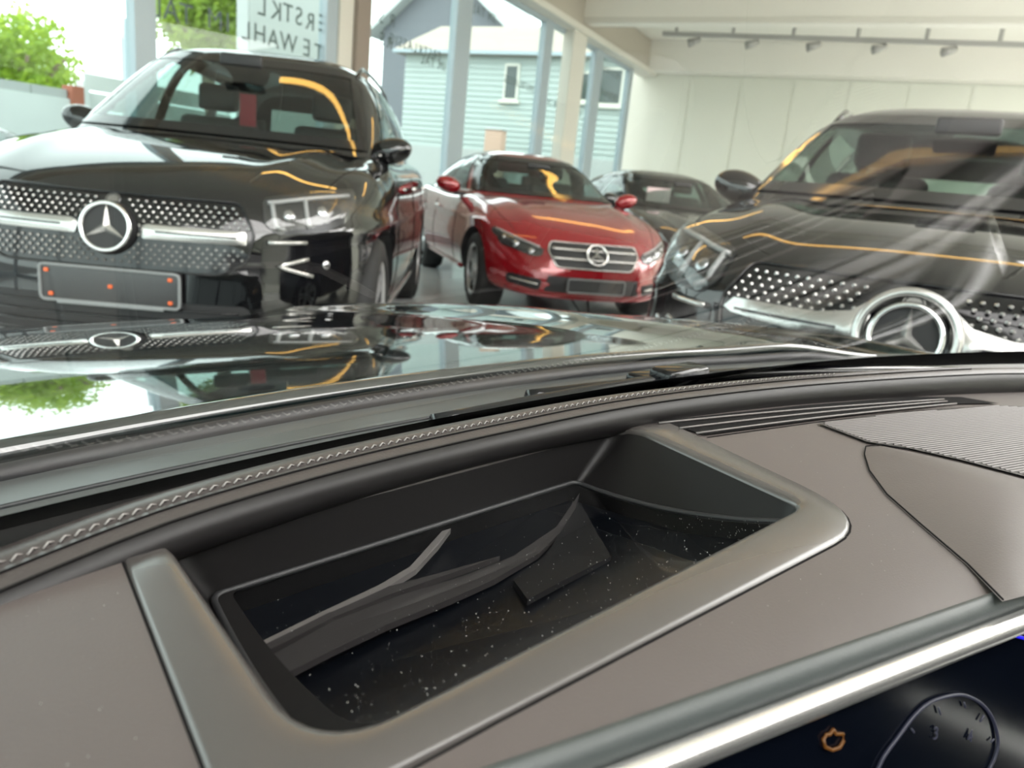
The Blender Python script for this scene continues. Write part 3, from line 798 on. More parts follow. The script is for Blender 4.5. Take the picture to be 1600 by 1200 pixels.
def suv_front(c, flare, hg=.0):
    gz = .765 + hg; er = .088 if flare else .096
    G = rounded([(-.50, gz + .13), (-.57, gz + .02), (-.545, gz - .10), (-.44, gz - .15), (.44, gz - .15), (.545, gz - .10), (.57, gz + .02), (.50, gz + .13)], .03)
    g = c.patch('grille', G, 'front', c.bv, .004, M['black'], step=.05)
    c.line('grille_edge', G, 'front', c.bv, .006, .006, M['black'], g, closed=True)
    pins(c, G, g, .034, .0175, .0062, lambda q: math.hypot(q[0], q[1] - gz) < (.155 if flare else .118) or (abs(q[1] - gz + .005) < .034 and abs(q[0]) > .12), 0)
    for sg in (-1, 1):
        if flare:
            bar = [(sg * .10, gz + .085), (sg * .16, gz + .045), (sg * .26, gz + .03), (sg * .52, gz + .028), (sg * .55, gz + .0), (sg * .52, gz - .012), (sg * .2, gz - .035), (sg * .12, gz - .075)]
        else:
            bar = rounded([(sg * .125, gz + .012), (sg * .15, gz + .026), (sg * .535, gz + .022), (sg * .54, gz - .028), (sg * .135, gz - .03)], .012)
        if sg < 0: bar = bar[::-1]
        b = c.patch('grille_bar', bar, 'front', c.bv, .012, M['satin'], g, step=.03, dome=.016)
        c.patch('bar_groove', [(min(sg * .19, sg * .50), gz - .006), (max(sg * .19, sg * .50), gz - .006), (max(sg * .19, sg * .50), gz + .001), (min(sg * .19, sg * .50), gz + .001)], 'front', c.bv, .0305, M['black'], b, step=.03)
    c.emblem(0, gz, er, .03, None, g, True, 1.3 if flare else None)
    # hood badge
    mt = c.place(0, .065, .002, 'top'); 
    bm = bmesh.new(); bmesh.ops.create_cone(bm, cap_ends=True, segments=28, radius1=.03, radius2=.027, depth=.006, matrix=mt); bd = obj('hood_badge', bm, M['lamp'], c.root, False)
    bm = bmesh.new(); torus_bm(bm, .022, .002, mt @ Matrix.Translation((0, 0, .003)), 24, 6); obj('ring', bm, M['matte'], bd, True)
    for sg in (-1, 1):
        hp = [(.575, gz + .150), (.66, gz + .172), (.80, gz + .20), (.90, gz + .215), (.925, gz + .16), (.90, gz + .07), (.82, gz + .035), (.66, gz + .02), (.60, gz + .06)]
        hp = rounded(hp, .02)
        ip = [(.60, gz + .0), (.86, gz + .01), (.875, gz - .10), (.80, gz - .19), (.60, gz - .175)]
        drl = [(.60, gz + .135), (.76, gz + .165), (.89, gz + .185)]
        d1 = [(.615, gz + .135), (.645, gz + .05), (.68, gz + .04)]; d2 = [(.735, gz + .155), (.755, gz + .09), (.77, gz + .05)]
        mirr = (lambda P: mirrorx(P)) if sg < 0 else (lambda P: P)
        hl = c.patch('headlight', mirr(hp), 'front', c.bv, .003, M['lamphouse'], step=.03)
        for q in (drl, d1, d2): c.line('light_guide', mirr(q), 'front', c.bv, .010, .0095, M['drl'], hl, step=.02)
        for x_, z_, r_ in ((.69, gz + .095, .028), (.81, gz + .115, .03)):
            mt = c.place(sg * x_, z_, .004); bm = bmesh.new(); bmesh.ops.create_uvsphere(bm, u_segments=16, v_segments=10, radius=r_, matrix=mt @ Matrix.Scale(.5, 4, (0, 0, 1))); obj('projector', bm, M['lamp'], hl, True)
        c.patch('lens', mirr(hp), 'front', c.bv, .012, M['lens'], hl, step=.03, dome=.012)
        it = c.patch('bumper_intake', mirr(rounded(ip, .03)), 'front', c.bv, .004, M['black'], step=.04)
        c.line('trim_blade', mirr([(.62, gz - .012), (.76, gz - .008)]), 'front', c.bv, .012, .009, M['satin'], it, step=.03)
        c.line('trim_blade', mirr([(.77, gz - .075), (.66, gz - .105), (.79, gz - .145)]), 'front', c.bv, .012, .009, M['satin'], it, step=.02)
        mt = c.place(sg * .84, gz - .10, .008); bm = bmesh.new(); bmesh.ops.create_uvsphere(bm, u_segments=14, v_segments=8, radius=.02, matrix=mt @ Matrix.Scale(.4, 4, (0, 0, 1))); obj('parking_sensor', bm, M['lamp'], it, True)
    # hood shut line
    c.line('hood_seam', [(-.60, .13), (-.45, .075), (0, .055), (.45, .075), (.60, .13)], 'top', c.bv, .0005, .0022, M['seam'])
    for sg in (-1, 1): c.line('hood_seam', [(sg * .60, .13), (sg * .74, .45), (sg * .80, 1.0), (sg * .80, 1.25)], 'top', c.bv, .0005, .0022, M['seam'])
    # lower intake
    li = c.patch('lower_intake', rounded([(-.58, gz - .32), (-.50, gz - .42), (.50, gz - .42), (.58, gz - .32), (.55, gz - .27), (-.55, gz - .27)], .03), 'front', c.bv, .004, M['matte'], step=.05)
    for k in range(3): c.line('slat', [(-.52, gz - .30 - .04 * k), (.52, gz - .30 - .04 * k)], 'front', c.bv, .008, .005, M['black'], li, step=.06)
    c.line('skid_trim', [(-.62, gz - .44), (-.4, gz - .455), (.4, gz - .455), (.62, gz - .44)], 'front', c.bv, .008, .014, M['plateframe'], step=.05)
def side_details(c, xw, z_m, y_m, rails=True):
    S = c.S
    for sg in (-1, 1):
        c.mirror(sg, y_m, z_m, xw)
        for pts in ([(S['cowl'] + .28, .34), (S['cowl'] + .25, .9), (S['cowl'] + .45, S['belt'] - .02)], [(2.67, .34), (2.67, S['belt'] - .02)], [(S['axle'] + S['base'] - .42, .72), (3.62, S['belt'] - .02)]):
            c.line('door_seam', pts, 'side%d' % sg, c.bv, .0008, .003, M['seam'], step=.06)
        for y_ in (2.45, 3.45):
            h, n_ = c.cast(c.bv, 'side%d' % sg, (y_, S['belt'] - .15), .02)
            if h: tube('door_handle', [h + Vector((0, -.09, 0)), h + Vector((sg * .014, -.05, 0)), h + Vector((sg * .014, .05, 0)), h + Vector((0, .09, 0))], .012, M['chrome'], c.root, 8)
        c.line('sill_trim', [(S['axle'] + .48, .30), (S['axle'] + S['base'] - .48, .30)], 'side%d' % sg, c.bv, .01, .018, M['satin'] if rails else S['paint'], step=.2)
        c.line('window_trim', [(1.62, S['belt'] + .035), (2.6, S['belt'] + .045), (4.2, S['belt'] + .12)], 'side%d' % sg, c.gv, .008, .007, M['satin'], step=.1)
        if rails:
            P = []
            for k in range(15):
                u = k / 14; y_ = S['yroof'] + .12 + u * 1.9
                h, n_ = c.cast(c.gv, 'top', (sg * c.Wr * .90, y_), 0)
                if h: P.append(h + Vector((0, 0, .055 * min(1, u * 7, (1 - u) * 7) - .004)))
            tube('roof_rail', P, .014, S.get('railm', M['black']), c.root, 8, r2=.011)
M['lamphouse'] = mat('dark_lamp_housing', (.03, .03, .032), .25, .3)
suv_front(GA, False)
side_details(GA, .77, 1.20, 1.72)
pb, pm = GA.plate(.02, .545, .52, .135)
for x_, z_ in ((-.235, .045), (-.222, -.045), (0, 0), (.225, .045), (.225, -.045)):
    boxo('plate_clip', (x_ - .008, x_ + .008, -.018, -.008, z_ - .007, z_ + .007), M['orange'], pb, .002, pm)
boxo('plate_strip', (-.2, .2, -.020, -.010, -.080, -.066), M['plateframe'], pb, .003, pm)
# red card behind the windscreen
o = boxo('red_card', (-.10, -.0, 2.05, 2.06, 1.27, 1.46), M['redpaper'], None, .002)
tag(o, 'red card standing upright behind the windscreen of the large black car', 'card'); o.parent = None
mw = GA.root.matrix_basis.copy(); o.matrix_world = Matrix.Translation(GA.root.location) @ Matrix.Rotation(math.radians(4.5), 4, 'Z')

# ---- black car, right -------------------------------------------------------
GB = Car(suv_spec(fx=.87, glassm=M['darkglass'], L=4.66, W=1.87, base=2.87, belt=1.115, gwb=.83, gwr=.64, lip=.24, axle=.86, wr=.365, cowl=1.18, yroof=1.9, yrear=3.95,
         top=[(0, .965), (.15, 1.0), (.5, 1.075), (.95, 1.125), (1.2, 1.14), (2.5, 1.14), (4.0, 1.16), (4.66, 1.13)],
         roofline=[(1.02, 1.09), (1.4, 1.30), (1.8, 1.52), (2.0, 1.595), (2.3, 1.635), (3.0, 1.645), (3.9, 1.58), (4.2, 1.5), (4.5, 1.15)],
         ws=[(-.77, 1.155), (.77, 1.155), (.60, 1.545), (-.60, 1.545)], rw=[(-.60, 1.2), (.60, 1.2), (.52, 1.46), (-.52, 1.46)],
         sw=[[(1.62, 1.14), (2.5, 1.15), (2.5, 1.55), (2.28, 1.54)], [(2.6, 1.15), (3.4, 1.17), (3.4, 1.53), (2.6, 1.55)], [(3.5, 1.18), (4.0, 1.24), (3.9, 1.44), (3.5, 1.5)]],
         railm=M['black']),
         'black car at the right with a chrome-ringed star and studded grille', (.965, 1.88), math.radians(29))
GB.interior(); suv_front(GB, True, .03); side_details(GB, .77, 1.17, 1.62)

# ---- red saloon -------------------------------------------------------------
def sedan_spec(paint, **kw):
    S = dict(L=4.69, W=1.81, lip=.17, plan=[(0, .86), (.05, .955), (.13, 1.0), (.3, 1), (.8, 1), (.93, .95), (1, .82)],
             top=[(0, .66), (.12, .74), (.5, .86), (1.0, .955), (1.3, .985), (2.4, .97), (3.6, 1.0), (4.3, 1.02), (4.69, .96)],
             cowl=1.3, bow=.25, lean=.16, axle=.80, base=2.84, wr=.33, paint=paint, crown=.07, dome=.014, fender=.015, crease=.78, wi=.035,
             belt=.95, gwb=.80, gwr=.58, gn=4.6, gbow=.26, yroof=2.15, yrear=3.55,
             roofline=[(1.18, .95), (1.6, 1.14), (2.0, 1.33), (2.3, 1.415), (2.7, 1.44), (3.1, 1.42), (3.6, 1.31), (4.0, 1.14), (4.3, .98)],
             ws=[(-.74, .995), (.74, .995), (.555, 1.36), (-.555, 1.36)], rw=[(-.55, 1.05), (.55, 1.05), (.48, 1.28), (-.48, 1.28)],
             sw=[[(1.75, .985), (2.6, .985), (2.6, 1.36), (2.38, 1.35)], [(2.68, .985), (3.4, 1.0), (3.4, 1.28), (3.2, 1.32), (2.68, 1.36)]])
    S.update(kw); return spec(S)
def sedan_front(c, detail=True):
    G = rounded([(-.375, .665), (-.40, .59), (-.33, .47), (.33, .47), (.40, .59), (.375, .665)], .03)
    g = c.patch('grille', G, 'front', c.bv, .004, M['matte'], step=.05)
    if detail:
        c.line('grille_edge', G, 'front', c.bv, .006, .007, M['satin'], g, closed=True)
        for z_ in (.61, .54): c.line('grille_bar', [(-.37, z_), (.37, z_)], 'front', c.bv, .012, .013, M['satin'], g)
        c.emblem(0, .575, .095, .02, None, g, False)
        c.plate(0, .335, .50, .11)
    for sg in (-1, 1):
        mi = (lambda P: mirrorx(P)) if sg < 0 else (lambda P: P)
        hp = rounded([(.43, .60), (.60, .66), (.78, .735), (.80, .70), (.74, .60), (.52, .535), (.45, .545)], .02)
        hl = c.patch('headlight', mi(hp), 'front', c.bv, .003, M['lamphouse'], step=.04)
        if detail:
            for x_, z_, r_ in ((.53, .575, .03), (.64, .62, .035), (.72, .66, .02)):
                mt = c.place(sg * x_, z_, .004); bm = bmesh.new(); bmesh.ops.create_uvsphere(bm, u_segments=14, v_segments=8, radius=r_, matrix=mt @ Matrix.Scale(.5, 4, (0, 0, 1))); obj('projector', bm, M['lamp'], hl, True)
            c.line('light_guide', mi([(.46, .61), (.60, .655), (.76, .715)]), 'front', c.bv, .008, .009, M['drl'], hl)
            c.patch('lens', mi(hp), 'front', c.bv, .012, M['lens'], hl, step=.04, dome=.01)
        it = c.patch('bumper_intake', mi(rounded([(.44, .36), (.70, .39), (.70, .31), (.46, .27)], .03)), 'front', c.bv, .004, M['matte'], step=.04)
        if detail: c.line('trim_blade', mi([(.47, .32), (.68, .35)]), 'front', c.bv, .012, .008, M['satin'], it)
    c.patch('lower_intake', rounded([(-.40, .40), (.40, .40), (.42, .27), (-.42, .27)], .02), 'front', c.bv, .003, M['matte'], step=.05)
    c.line('lip_trim', [(-.70, .27), (-.5, .235), (0, .225), (.5, .235), (.70, .27)], 'front', c.bv, .006, .010, c.S['paint'], step=.05)
    c.line('hood_seam', [(-.60, .22), (-.4, .12), (0, .09), (.4, .12), (.60, .22)], 'top', c.bv, .0005, .0025, M['seam'])
    for sg in (-1, 1): c.line('hood_seam', [(sg * .60, .22), (sg * .70, .6), (sg * .74, 1.3)], 'top', c.bv, .0005, .0025, M['seam'])
RD = Car(sedan_spec(M['paintred']), 'dark red saloon facing forward in the middle of the showroom', (.60, 6.25), math.radians(-17))
RD.interior(); sedan_front(RD); side_details(RD, .84, 1.03, 1.75, False)
# ---- dark cars behind ---------------------------------------------------------
for spec_, lab, loc, ph, det in (
    (sedan_spec(M['paintgrey']), 'dark grey saloon parked just behind the red one, white sign behind its windscreen', (2.35, 7.6), -17, True),
    (sedan_spec(M['paintgrey']), 'farthest dark saloon, half hidden behind the black car at the right', (4.6, 9.6), -17, False)):
    d_ = Car(spec_, lab, loc, math.radians(ph)); d_.interior(); sedan_front(d_, det); side_details(d_, .84, 1.03, 1.75, False)
    if det:
        o = boxo('price_card', (-.52, -.22, 1.75, 1.76, 1.06, 1.22), mat('pinkish_card', (.65, .5, .5), .6), None, .002)
        tag(o, 'small pale card behind the windscreen of the dark grey saloon', 'card')
        o.matrix_world = Matrix.Translation((loc[0], loc[1], 0)) @ Matrix.Rotation(math.radians(-ph), 4, 'Z')
# car parked outside, beyond the left pane
sv = Car(sedan_spec(M['silver']), 'silver car parked outside in front of the fence beyond the left pane', (-7.6, 12.4), math.radians(-62))
sv.root.location.z = -.21; sv.interior(); sedan_front(sv, False); side_details(sv, .84, 1.03, 1.75, False)

# ================================================================== the car we sit in (local x right, y forward)
OC = empty('car', 'dark green car seen from its driver seat, hood and dashboard filling the lower half', 'car', (0, 0, 0), OA)
V2 = lambda x, y, z: Vector((x, y, z))
# ---- hood, cowl, outer body
HC = .42                                                   # car centre line
def hoodz(x, y):
    u = (x - HC) / .93; v = (y - .44) / 1.12
    d_ = max(0, y - .44); z = .915 - .08 * d_ - .07 * d_ * d_ - .045 * abs(u) ** 2.6 - .02 * abs(u) ** 8
    for sg in (-1, 1):
        z += .020 * math.exp(-((x - HC - sg * (.50 - .10 * v)) / .085) ** 2) * min(1, max(0, v + .25) * 1.6)
        z += .016 * math.exp(-((x - HC - sg * .80) / .09) ** 2)
    return z
def hood_rear(x): return .472 - .26 * (x - .38) ** 2
nx, ny = 90, 70; V = []; Fc = []
for i in range(nx + 1):
    u = -1 + 2 * i / nx; x = HC + u * .925
    yr = hood_rear(x); yf = 1.60 - .30 * abs(u) ** 2.8
    for j in range(ny + 1):
        v = j / ny; y = yr + (yf - yr) * v; z = hoodz(x, y)
        e = max(0, v - .90) / .10; z -= .10 * e ** 2.2
        s_ = max(0, abs(u) - .93) / .07; z -= .07 * s_ ** 2
        V.append((x, y, z))
Fc = [(i * (ny + 1) + j, (i + 1) * (ny + 1) + j, (i + 1) * (ny + 1) + j + 1, i * (ny + 1) + j + 1) for i in range(nx) for j in range(ny)]
hood = pydata('hood', V, Fc, M['paintown'], OC, True)
md = hood.modifiers.new('thick', 'SOLIDIFY'); md.thickness = .012; md.offset = -1
# front fascia, fenders below the hood
def strip(name, P, Q, m, parent, smooth=True):
    v = list(P) + list(Q); n = len(P); return pydata(name, v, [(i, i + 1, n + i + 1, n + i) for i in range(n - 1)], m, parent, smooth)
edge = [V[i * (ny + 1) + ny] for i in range(nx + 1)]
strip('front_bumper', edge, [(p[0] + (p[0] - HC) * .02, p[1] + .09, .25) for p in edge], M['paintown'], OC)
for sg, k in ((-1, 0), (1, nx)):
    e_ = [V[k * (ny + 1) + j] for j in range(ny + 1)]
    strip('fender', e_, [(p[0] + sg * .06, p[1], .35) for p in e_], M['paintown'], OC)
# cowl between hood and windscreen
def rollb(x): return sinterp(x, [(-.6, -.05), (-.3, .12), (-.1, .212), (.04, .252), (.12, .266), (.3, .272), (.43, .262), (.6, .224), (.84, .143), (1.1, .02), (1.3, -.10)])
def base(x): return .334 - .22 * (x - .33) ** 2
xs = [-.52 + 1.92 * i / 70 for i in range(71)]
strip('cowl_panel', [(x, base(x) + .055, .899) for x in xs], [(x, base(x) + .07, .902) for x in xs], M['cowl'], OC)
strip('cowl_rear_edge', [(x, base(x) + .07, .902) for x in xs], [(x, hood_rear(x) + .015, .897) for x in xs], M['cowl'], OC)
tube('cowl_seal', [(x, hood_rear(x) - .012, hoodz(x, hood_rear(x)) - .012) for x in xs if HC - .9 < x < HC + .9], .007, M['rubber'], OC, 8)
tube('cowl_seam', [(x, base(x) + .07, .9025) for x in xs], .0014, M['rubber'], OC, 6)
strip('glass_bed', [(x, rollb(x) + .02, .905) for x in xs], [(x, base(x) + .06, .898) for x in xs], M['seam'], OC)  # black strip painting in the shade of the slot before the glass
# wipers
for pts, lab in (([(.30, .355, .918), (.55, .335, .925), (.78, .265, .925), (1.02, .155, .925)], 0), ([(.43, .395, .908), (.56, .365, .912), (.72, .31, .914), (.92, .22, .914)], 1)):
    a = tube('wiper_arm', spline(pts, 24), .007, M['black'], OC, 8)
    tube('wiper_blade', [p + Vector((.02, -.022, -.006)) for p in spline(pts, 24)], .0045, M['rubber'], a, 6)
    boxo('wiper_joint', (pts[1][0] - .03, pts[1][0] + .03, pts[1][1] - .012, pts[1][1] + .012, pts[1][2] - .006, pts[1][2] + .012), M['black'], a, .004)
# ---- windscreen: ruled from its base line up and back to the header
RAKE = math.radians(30)
def wsp(x, d, off=0):                                       # d = distance up the glass
    return Vector((x, base(x) + .030 - d * math.cos(RAKE) + off * math.sin(RAKE), .912 + d * math.sin(RAKE) + off * math.cos(RAKE)))
X0, X1 = -.50, 1.34
nx2, ny2 = 60, 30
V = [wsp(X0 + (X1 - X0) * i / nx2, j / ny2 * 1.0) for i in range(nx2 + 1) for j in range(ny2 + 1)]
q = lambda n_: [(i * (n_ + 1) + j, i * (n_ + 1) + j + 1, (i + 1) * (n_ + 1) + j + 1, (i + 1) * (n_ + 1) + j) for i in range(nx2) for j in range(n_)]
ws = pydata('windscreen', V, q(ny2), M['screenglass'], OC, True)
V = [wsp(X0 + (X1 - X0) * i / nx2, j / 6 * .058, -.002) for i in range(nx2 + 1) for j in range(7)]
pydata('glass_edge', V, q(6), M['frit'], ws, True)
# ---- roof, pillars, doors around the cabin
hd = [wsp(X0 + (X1 - X0) * i / 20, 1.0) for i in range(21)]
roofl = [(HC + (p.x - HC) * 1.0, p.y - 1.5, p.z + .02) for p in hd]
mid = [(p.x, p.y - .12, p.z + .05) for p in hd]
strip('headliner', hd, mid, M['lining'], OC); strip('headliner', mid, roofl, M['lining'], OC)
strip('roof', [(p[0], p[1], p[2] + .04) for p in hd], [(p[0], p[1], p[2] + .06) for p in roofl], M['paintown'], OC)
for sg, xe in ((-1, X0), (1, X1)):
    P = [wsp(xe, d / 10) for d in range(11)]
    tube('front_pillar', P, .035, M['matte'], OC, 10)
    e = wsp(xe, 1.0); tube('roof_edge', [e, (e.x, e.y - .7, e.z + .03), (e.x, e.y - 1.5, e.z + .01)], .035, M['lining'], OC, 10)
    tube('middle_pillar', [(e.x, e.y - .35, e.z), (xe, e.y - .30, .9)], .04, M['matte'], OC, 8)
    boxo('door', (xe - .04, xe + .04, -1.9, base(xe) + .1, .35, .90), M['matte'], OC, .03)
    boxo('side_mirror', (xe + sg * .12 - .09, xe + sg * .12 + .09, base(xe) - .12, base(xe) - .02, .93, 1.06), M['paintown'], OC, .04)
boxo('cabin_floor', (X0, X1, -2.0, .1, .25, .3), M['matte'], OC)
boxo('rear_bulkhead', (X0, X1, -2.05, -1.95, .3, 1.36), M['grey'], OC)  # closed up to the roof to keep light from behind off the dash
for sg, xe in ((-1, X0), (1, X1)): boxo('rear_side_panel', (xe - .03, xe + .03, -1.98, -.75, .88, 1.37), M['grey'], OC)  # unseen panels added to block side light from the rear
for x in (0, .84):
    st = boxo('seat', (x - .25, x + .25, -.95, -.78, .45, 1.05), M['seat'], OC, .06)
    boxo('headrest', (x - .13, x + .13, -.97, -.87, 1.08, 1.22), M['seat'], st, .04)
boxo('firewall', (X0 + .02, X1 - .02, .0, .12, .3, .80), M['matte'], OC)

# ---- dashboard
def frontedge(x):                                           # near edge of the dash top, above the display
    return sinterp(x, [(-.6, -.05), (-.2, .10), (-.06, .138), (.02, .1305), (.14, .1005), (.35, .0467), (1.1, -.146), (1.34, -.207)])
def topz(x, y):
    z = .930
    z -= .10 * max(0, .075 - x) ** 1.5                      # falls away to the driver's side
    z -= .9 * max(0, frontedge(x) + .016 - y) ** 1.5
    return z
def corner_loop(cs, rad, n=8, m=10):                        # same count for every loop: corners n, edges m
    out = []
    for i in range(4):
        a, b, c = Vector(cs[i - 1]), Vector(cs[i]), Vector(cs[(i + 1) % 4]); r = rad[i]
        p, q_ = b + (a - b).normalized() * r, b + (c - b).normalized() * r
        for j in range(n + 1):
            t = j / n; out.append(p * (1 - t) ** 2 + b * 2 * t * (1 - t) + q_ * t * t)
        nb = (c + (b - c).normalized() * rad[(i + 1) % 4])
        for j in range(1, m): out.append(q_ + (nb - q_) * j / m)
    return out
OUT = corner_loop([(.085, .284), (.425, .284), (.374, .106), (.058, .121)], [.012, .02, .045, .02])
INN = corner_loop([(.098, .2700), (.385, .2740), (.359, .1365), (.084, .1355)], [.010, .012, .012, .028])
BOT = corner_loop([(.117, .269), (.345, .271), (.353, .139), (.090, .139)], [.006, .006, .008, .022])
def coverz(y): return .8985 + .0245 * max(0, min(1, (.268 - y) / .130)) ** 2
dash_out = [(x, frontedge(x)) for x in [-.50 + i * .04 for i in range(46)]] + [(x, rollb(x) + .03) for x in [1.30 - i * .04 for i in range(46)]]
tp = region('dashboard', dash_out, topz, M['dash'], OC, [[tuple(p) for p in OUT]], .014)
# bezel around the projector recess
rings = []
for wgt, z in ((0, .9290), (.03, .9308), (.10, .9316), (.60, .9322), (.84, .9322), (.94, .9314), (1.0, .9300), (1.012, .9285)):
    rings.append([Vector((*(o + (i_ - o) * wgt), z - .10 * max(0, .075 - (o + (i_ - o) * wgt).x) ** 1.5 - .005 * max(0, min(1, ((o + (i_ - o) * wgt).y - .250) / .018)) ** 2)) for o, i_ in zip(OUT, INN)])
rings.append([Vector((*b, coverz(b.y) - .004)) for b in BOT])
v = [p for r in rings[:8] for p in r]; n = len(OUT)
bz = pydata('projector_bezel', v, [(k * n + i, k * n + (i + 1) % n, (k + 1) * n + (i + 1) % n, (k + 1) * n + i) for k in range(7) for i in range(n)], M['bezel'], tp, True)
v = rings[7] + rings[8]
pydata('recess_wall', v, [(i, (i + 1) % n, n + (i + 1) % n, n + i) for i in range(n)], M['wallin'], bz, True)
cv = region('projector_cover', [tuple(p) for p in BOT], lambda x, y: coverz(y), M['hudglass'], bz, (), .006)
BI = corner_loop([(.124, .2675), (.345, .270), (.353, .1405), (.104, .1425)], [.006, .006, .008, .022])
bl = [tuple(p) for p in BOT]; bi = [tuple(p) for p in BI]
pydata('cover_border', [(p[0], p[1], coverz(p[1]) + .0004) for p in bl] + [(p[0], p[1], coverz(p[1]) + .0004) for p in bi], [(i, (i + 1) % len(bl), len(bl) + (i + 1) % len(bl), len(bl) + i) for i in range(len(bl))], M['seam'], bz)
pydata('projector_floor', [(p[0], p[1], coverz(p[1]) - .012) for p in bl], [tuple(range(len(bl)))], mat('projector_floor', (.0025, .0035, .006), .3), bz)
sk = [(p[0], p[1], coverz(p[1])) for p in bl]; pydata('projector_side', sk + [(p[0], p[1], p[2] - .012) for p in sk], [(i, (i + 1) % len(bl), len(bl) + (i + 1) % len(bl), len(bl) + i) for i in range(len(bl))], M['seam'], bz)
# bands under the projector cover, their colours imitating reflections in it
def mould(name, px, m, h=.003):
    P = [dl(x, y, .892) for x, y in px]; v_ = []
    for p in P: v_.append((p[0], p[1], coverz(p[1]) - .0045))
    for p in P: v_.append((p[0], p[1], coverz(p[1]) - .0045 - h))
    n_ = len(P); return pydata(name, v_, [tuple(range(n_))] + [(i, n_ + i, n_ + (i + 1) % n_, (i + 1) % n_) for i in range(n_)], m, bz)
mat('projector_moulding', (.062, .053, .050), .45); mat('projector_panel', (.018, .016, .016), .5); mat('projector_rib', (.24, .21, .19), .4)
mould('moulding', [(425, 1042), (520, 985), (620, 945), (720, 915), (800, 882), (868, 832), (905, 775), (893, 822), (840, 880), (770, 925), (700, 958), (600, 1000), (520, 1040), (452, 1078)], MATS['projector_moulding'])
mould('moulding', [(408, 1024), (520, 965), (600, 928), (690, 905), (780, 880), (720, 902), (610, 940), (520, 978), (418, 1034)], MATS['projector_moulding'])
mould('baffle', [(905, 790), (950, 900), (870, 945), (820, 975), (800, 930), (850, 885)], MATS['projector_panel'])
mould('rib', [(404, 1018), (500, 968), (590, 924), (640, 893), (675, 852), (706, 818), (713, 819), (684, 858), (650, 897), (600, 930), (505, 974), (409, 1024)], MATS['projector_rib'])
# thin dark gap round the bezel
tube('bezel_gap', [Vector((p.x, p.y, topz(p.x, p.y) - .0006)) for p in OUT], .0009, M['seam'], tp, 6, True)
# black lip where the cover meets the recess wall
tube('cover_lip', [Vector((b.x, b.y, coverz(b.y))) for b in BOT], .0016, M['matte'], bz, 6, True)
# roll of leather along the windscreen
N = 130; XR = [-.58 + 1.86 * i / (N - 1) for i in range(N)]
def rollz(x): return sinterp(x, [(-.6, .87), (-.2, .905), (.04, .922), (.11, .9275), (.2, .93), (.5, .93), (1.4, .93)])
PATH = [Vector((x, rollb(x), rollz(x))) for x in XR]
rp = [(.010, -.010), (.003, -.008), (-.0015, -.004), (-.0035, .0005), (-.0035, .0045), (-.001, .008), (.003, .0100), (.008, .0112), (.0125, .0114), (.0135, .0106), (.0145, .0106), (.0155, .0116), (.024, .0105), (.031, .0085), (.036, .0055), (.040, .000), (.041, -.02)]
def rollprof(u): 
    x = XR[0] + u * (XR[-1] - XR[0]); k = 1 + .75 * max(0, min(1, (x - .30) / .5))
    return [(-a, b * (k if b > 0 else 1)) for a, b in rp]
def rollpt(x, a, b):
    i = max(1, min(N - 2, int((x - XR[0]) / 1.86 * (N - 1)))); t = (PATH[i + 1] - PATH[i - 1]).normalized(); nrm = Vector((-t.y, t.x, 0))
    k = 1 + .75 * max(0, min(1, (x - .30) / .5)); return Vector((x, rollb(x), rollz(x))) + nrm * a + Vector((0, 0, b * (k if b > 0 else 1))), t, nrm
bm = bmesh.new(); sweep(bm, PATH, rollprof, False, Vector((0, 0, 1)), False)
rl_ = obj('leather_roll', bm, M['leather'], tp, True)
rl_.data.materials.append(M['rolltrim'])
for p_ in rl_.data.polygons:                                # the faces below the crown get a darker colour
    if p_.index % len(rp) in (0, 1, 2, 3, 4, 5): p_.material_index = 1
tube('leather_seam', [rollpt(x_, .0018, .0098)[0] for x_ in [-.4 + .02 * i for i in range(80)]], .0004, M['seam'], rl_, 5)
bm = bmesh.new(); x = -.3
while x < .62:
    p, t, nn = rollpt(x, .0150, .0120); q0 = p - t * .0022 - nn * .0008; q2 = p + t * .0022 + nn * .0008
    sweep(bm, [q0 + Vector((0, 0, -.0006)), p + Vector((0, 0, .0006)), q2 + Vector((0, 0, -.0006))], circ(.00042, 5)); x += .0050
st = obj('stitching', bm, M['thread'], rl_, True); st['kind'] = 'stuff'
tube('leather_seam', [rollpt(x_, .0095, .0116)[0] for x_ in [-.4 + .02 * i for i in range(60)]], .0005, M['seam'], rl_, 5)
# defroster slot with fins, right of the recess
def dpoly(P, z=.93): return [dl(x, y, z) for x, y in P]
vp = dpoly([(1030, 660), (1100, 682), (1300, 655), (1490, 633), (1560, 632), (1500, 622), (1420, 622), (1250, 636), (1120, 650)])
vs = region('air_vent', vp, lambda x, y: .9312, M['seam'], tp, (), .02, False)
for (a, b) in (((1030, 661), (1475, 624)), ((1062, 669), (1480, 627)), ((1088, 677), (1495, 630.5))):
    pa, pb_ = dl(*a, .932), dl(*b, .932)
    mid_ = []
    for i in range(12):
        u = i / 11; px_, py_ = a[0] + (b[0] - a[0]) * u, a[1] + (b[1] - a[1]) * u + 2.5 * math.sin(PI * u) * -1
        q_ = dl(px_, py_, .932); mid_.append(Vector((q_[0], q_[1], .932)))
    tube('vent_fin', mid_, .0006, M['dashdark'], vs, 6, r2=.0008)
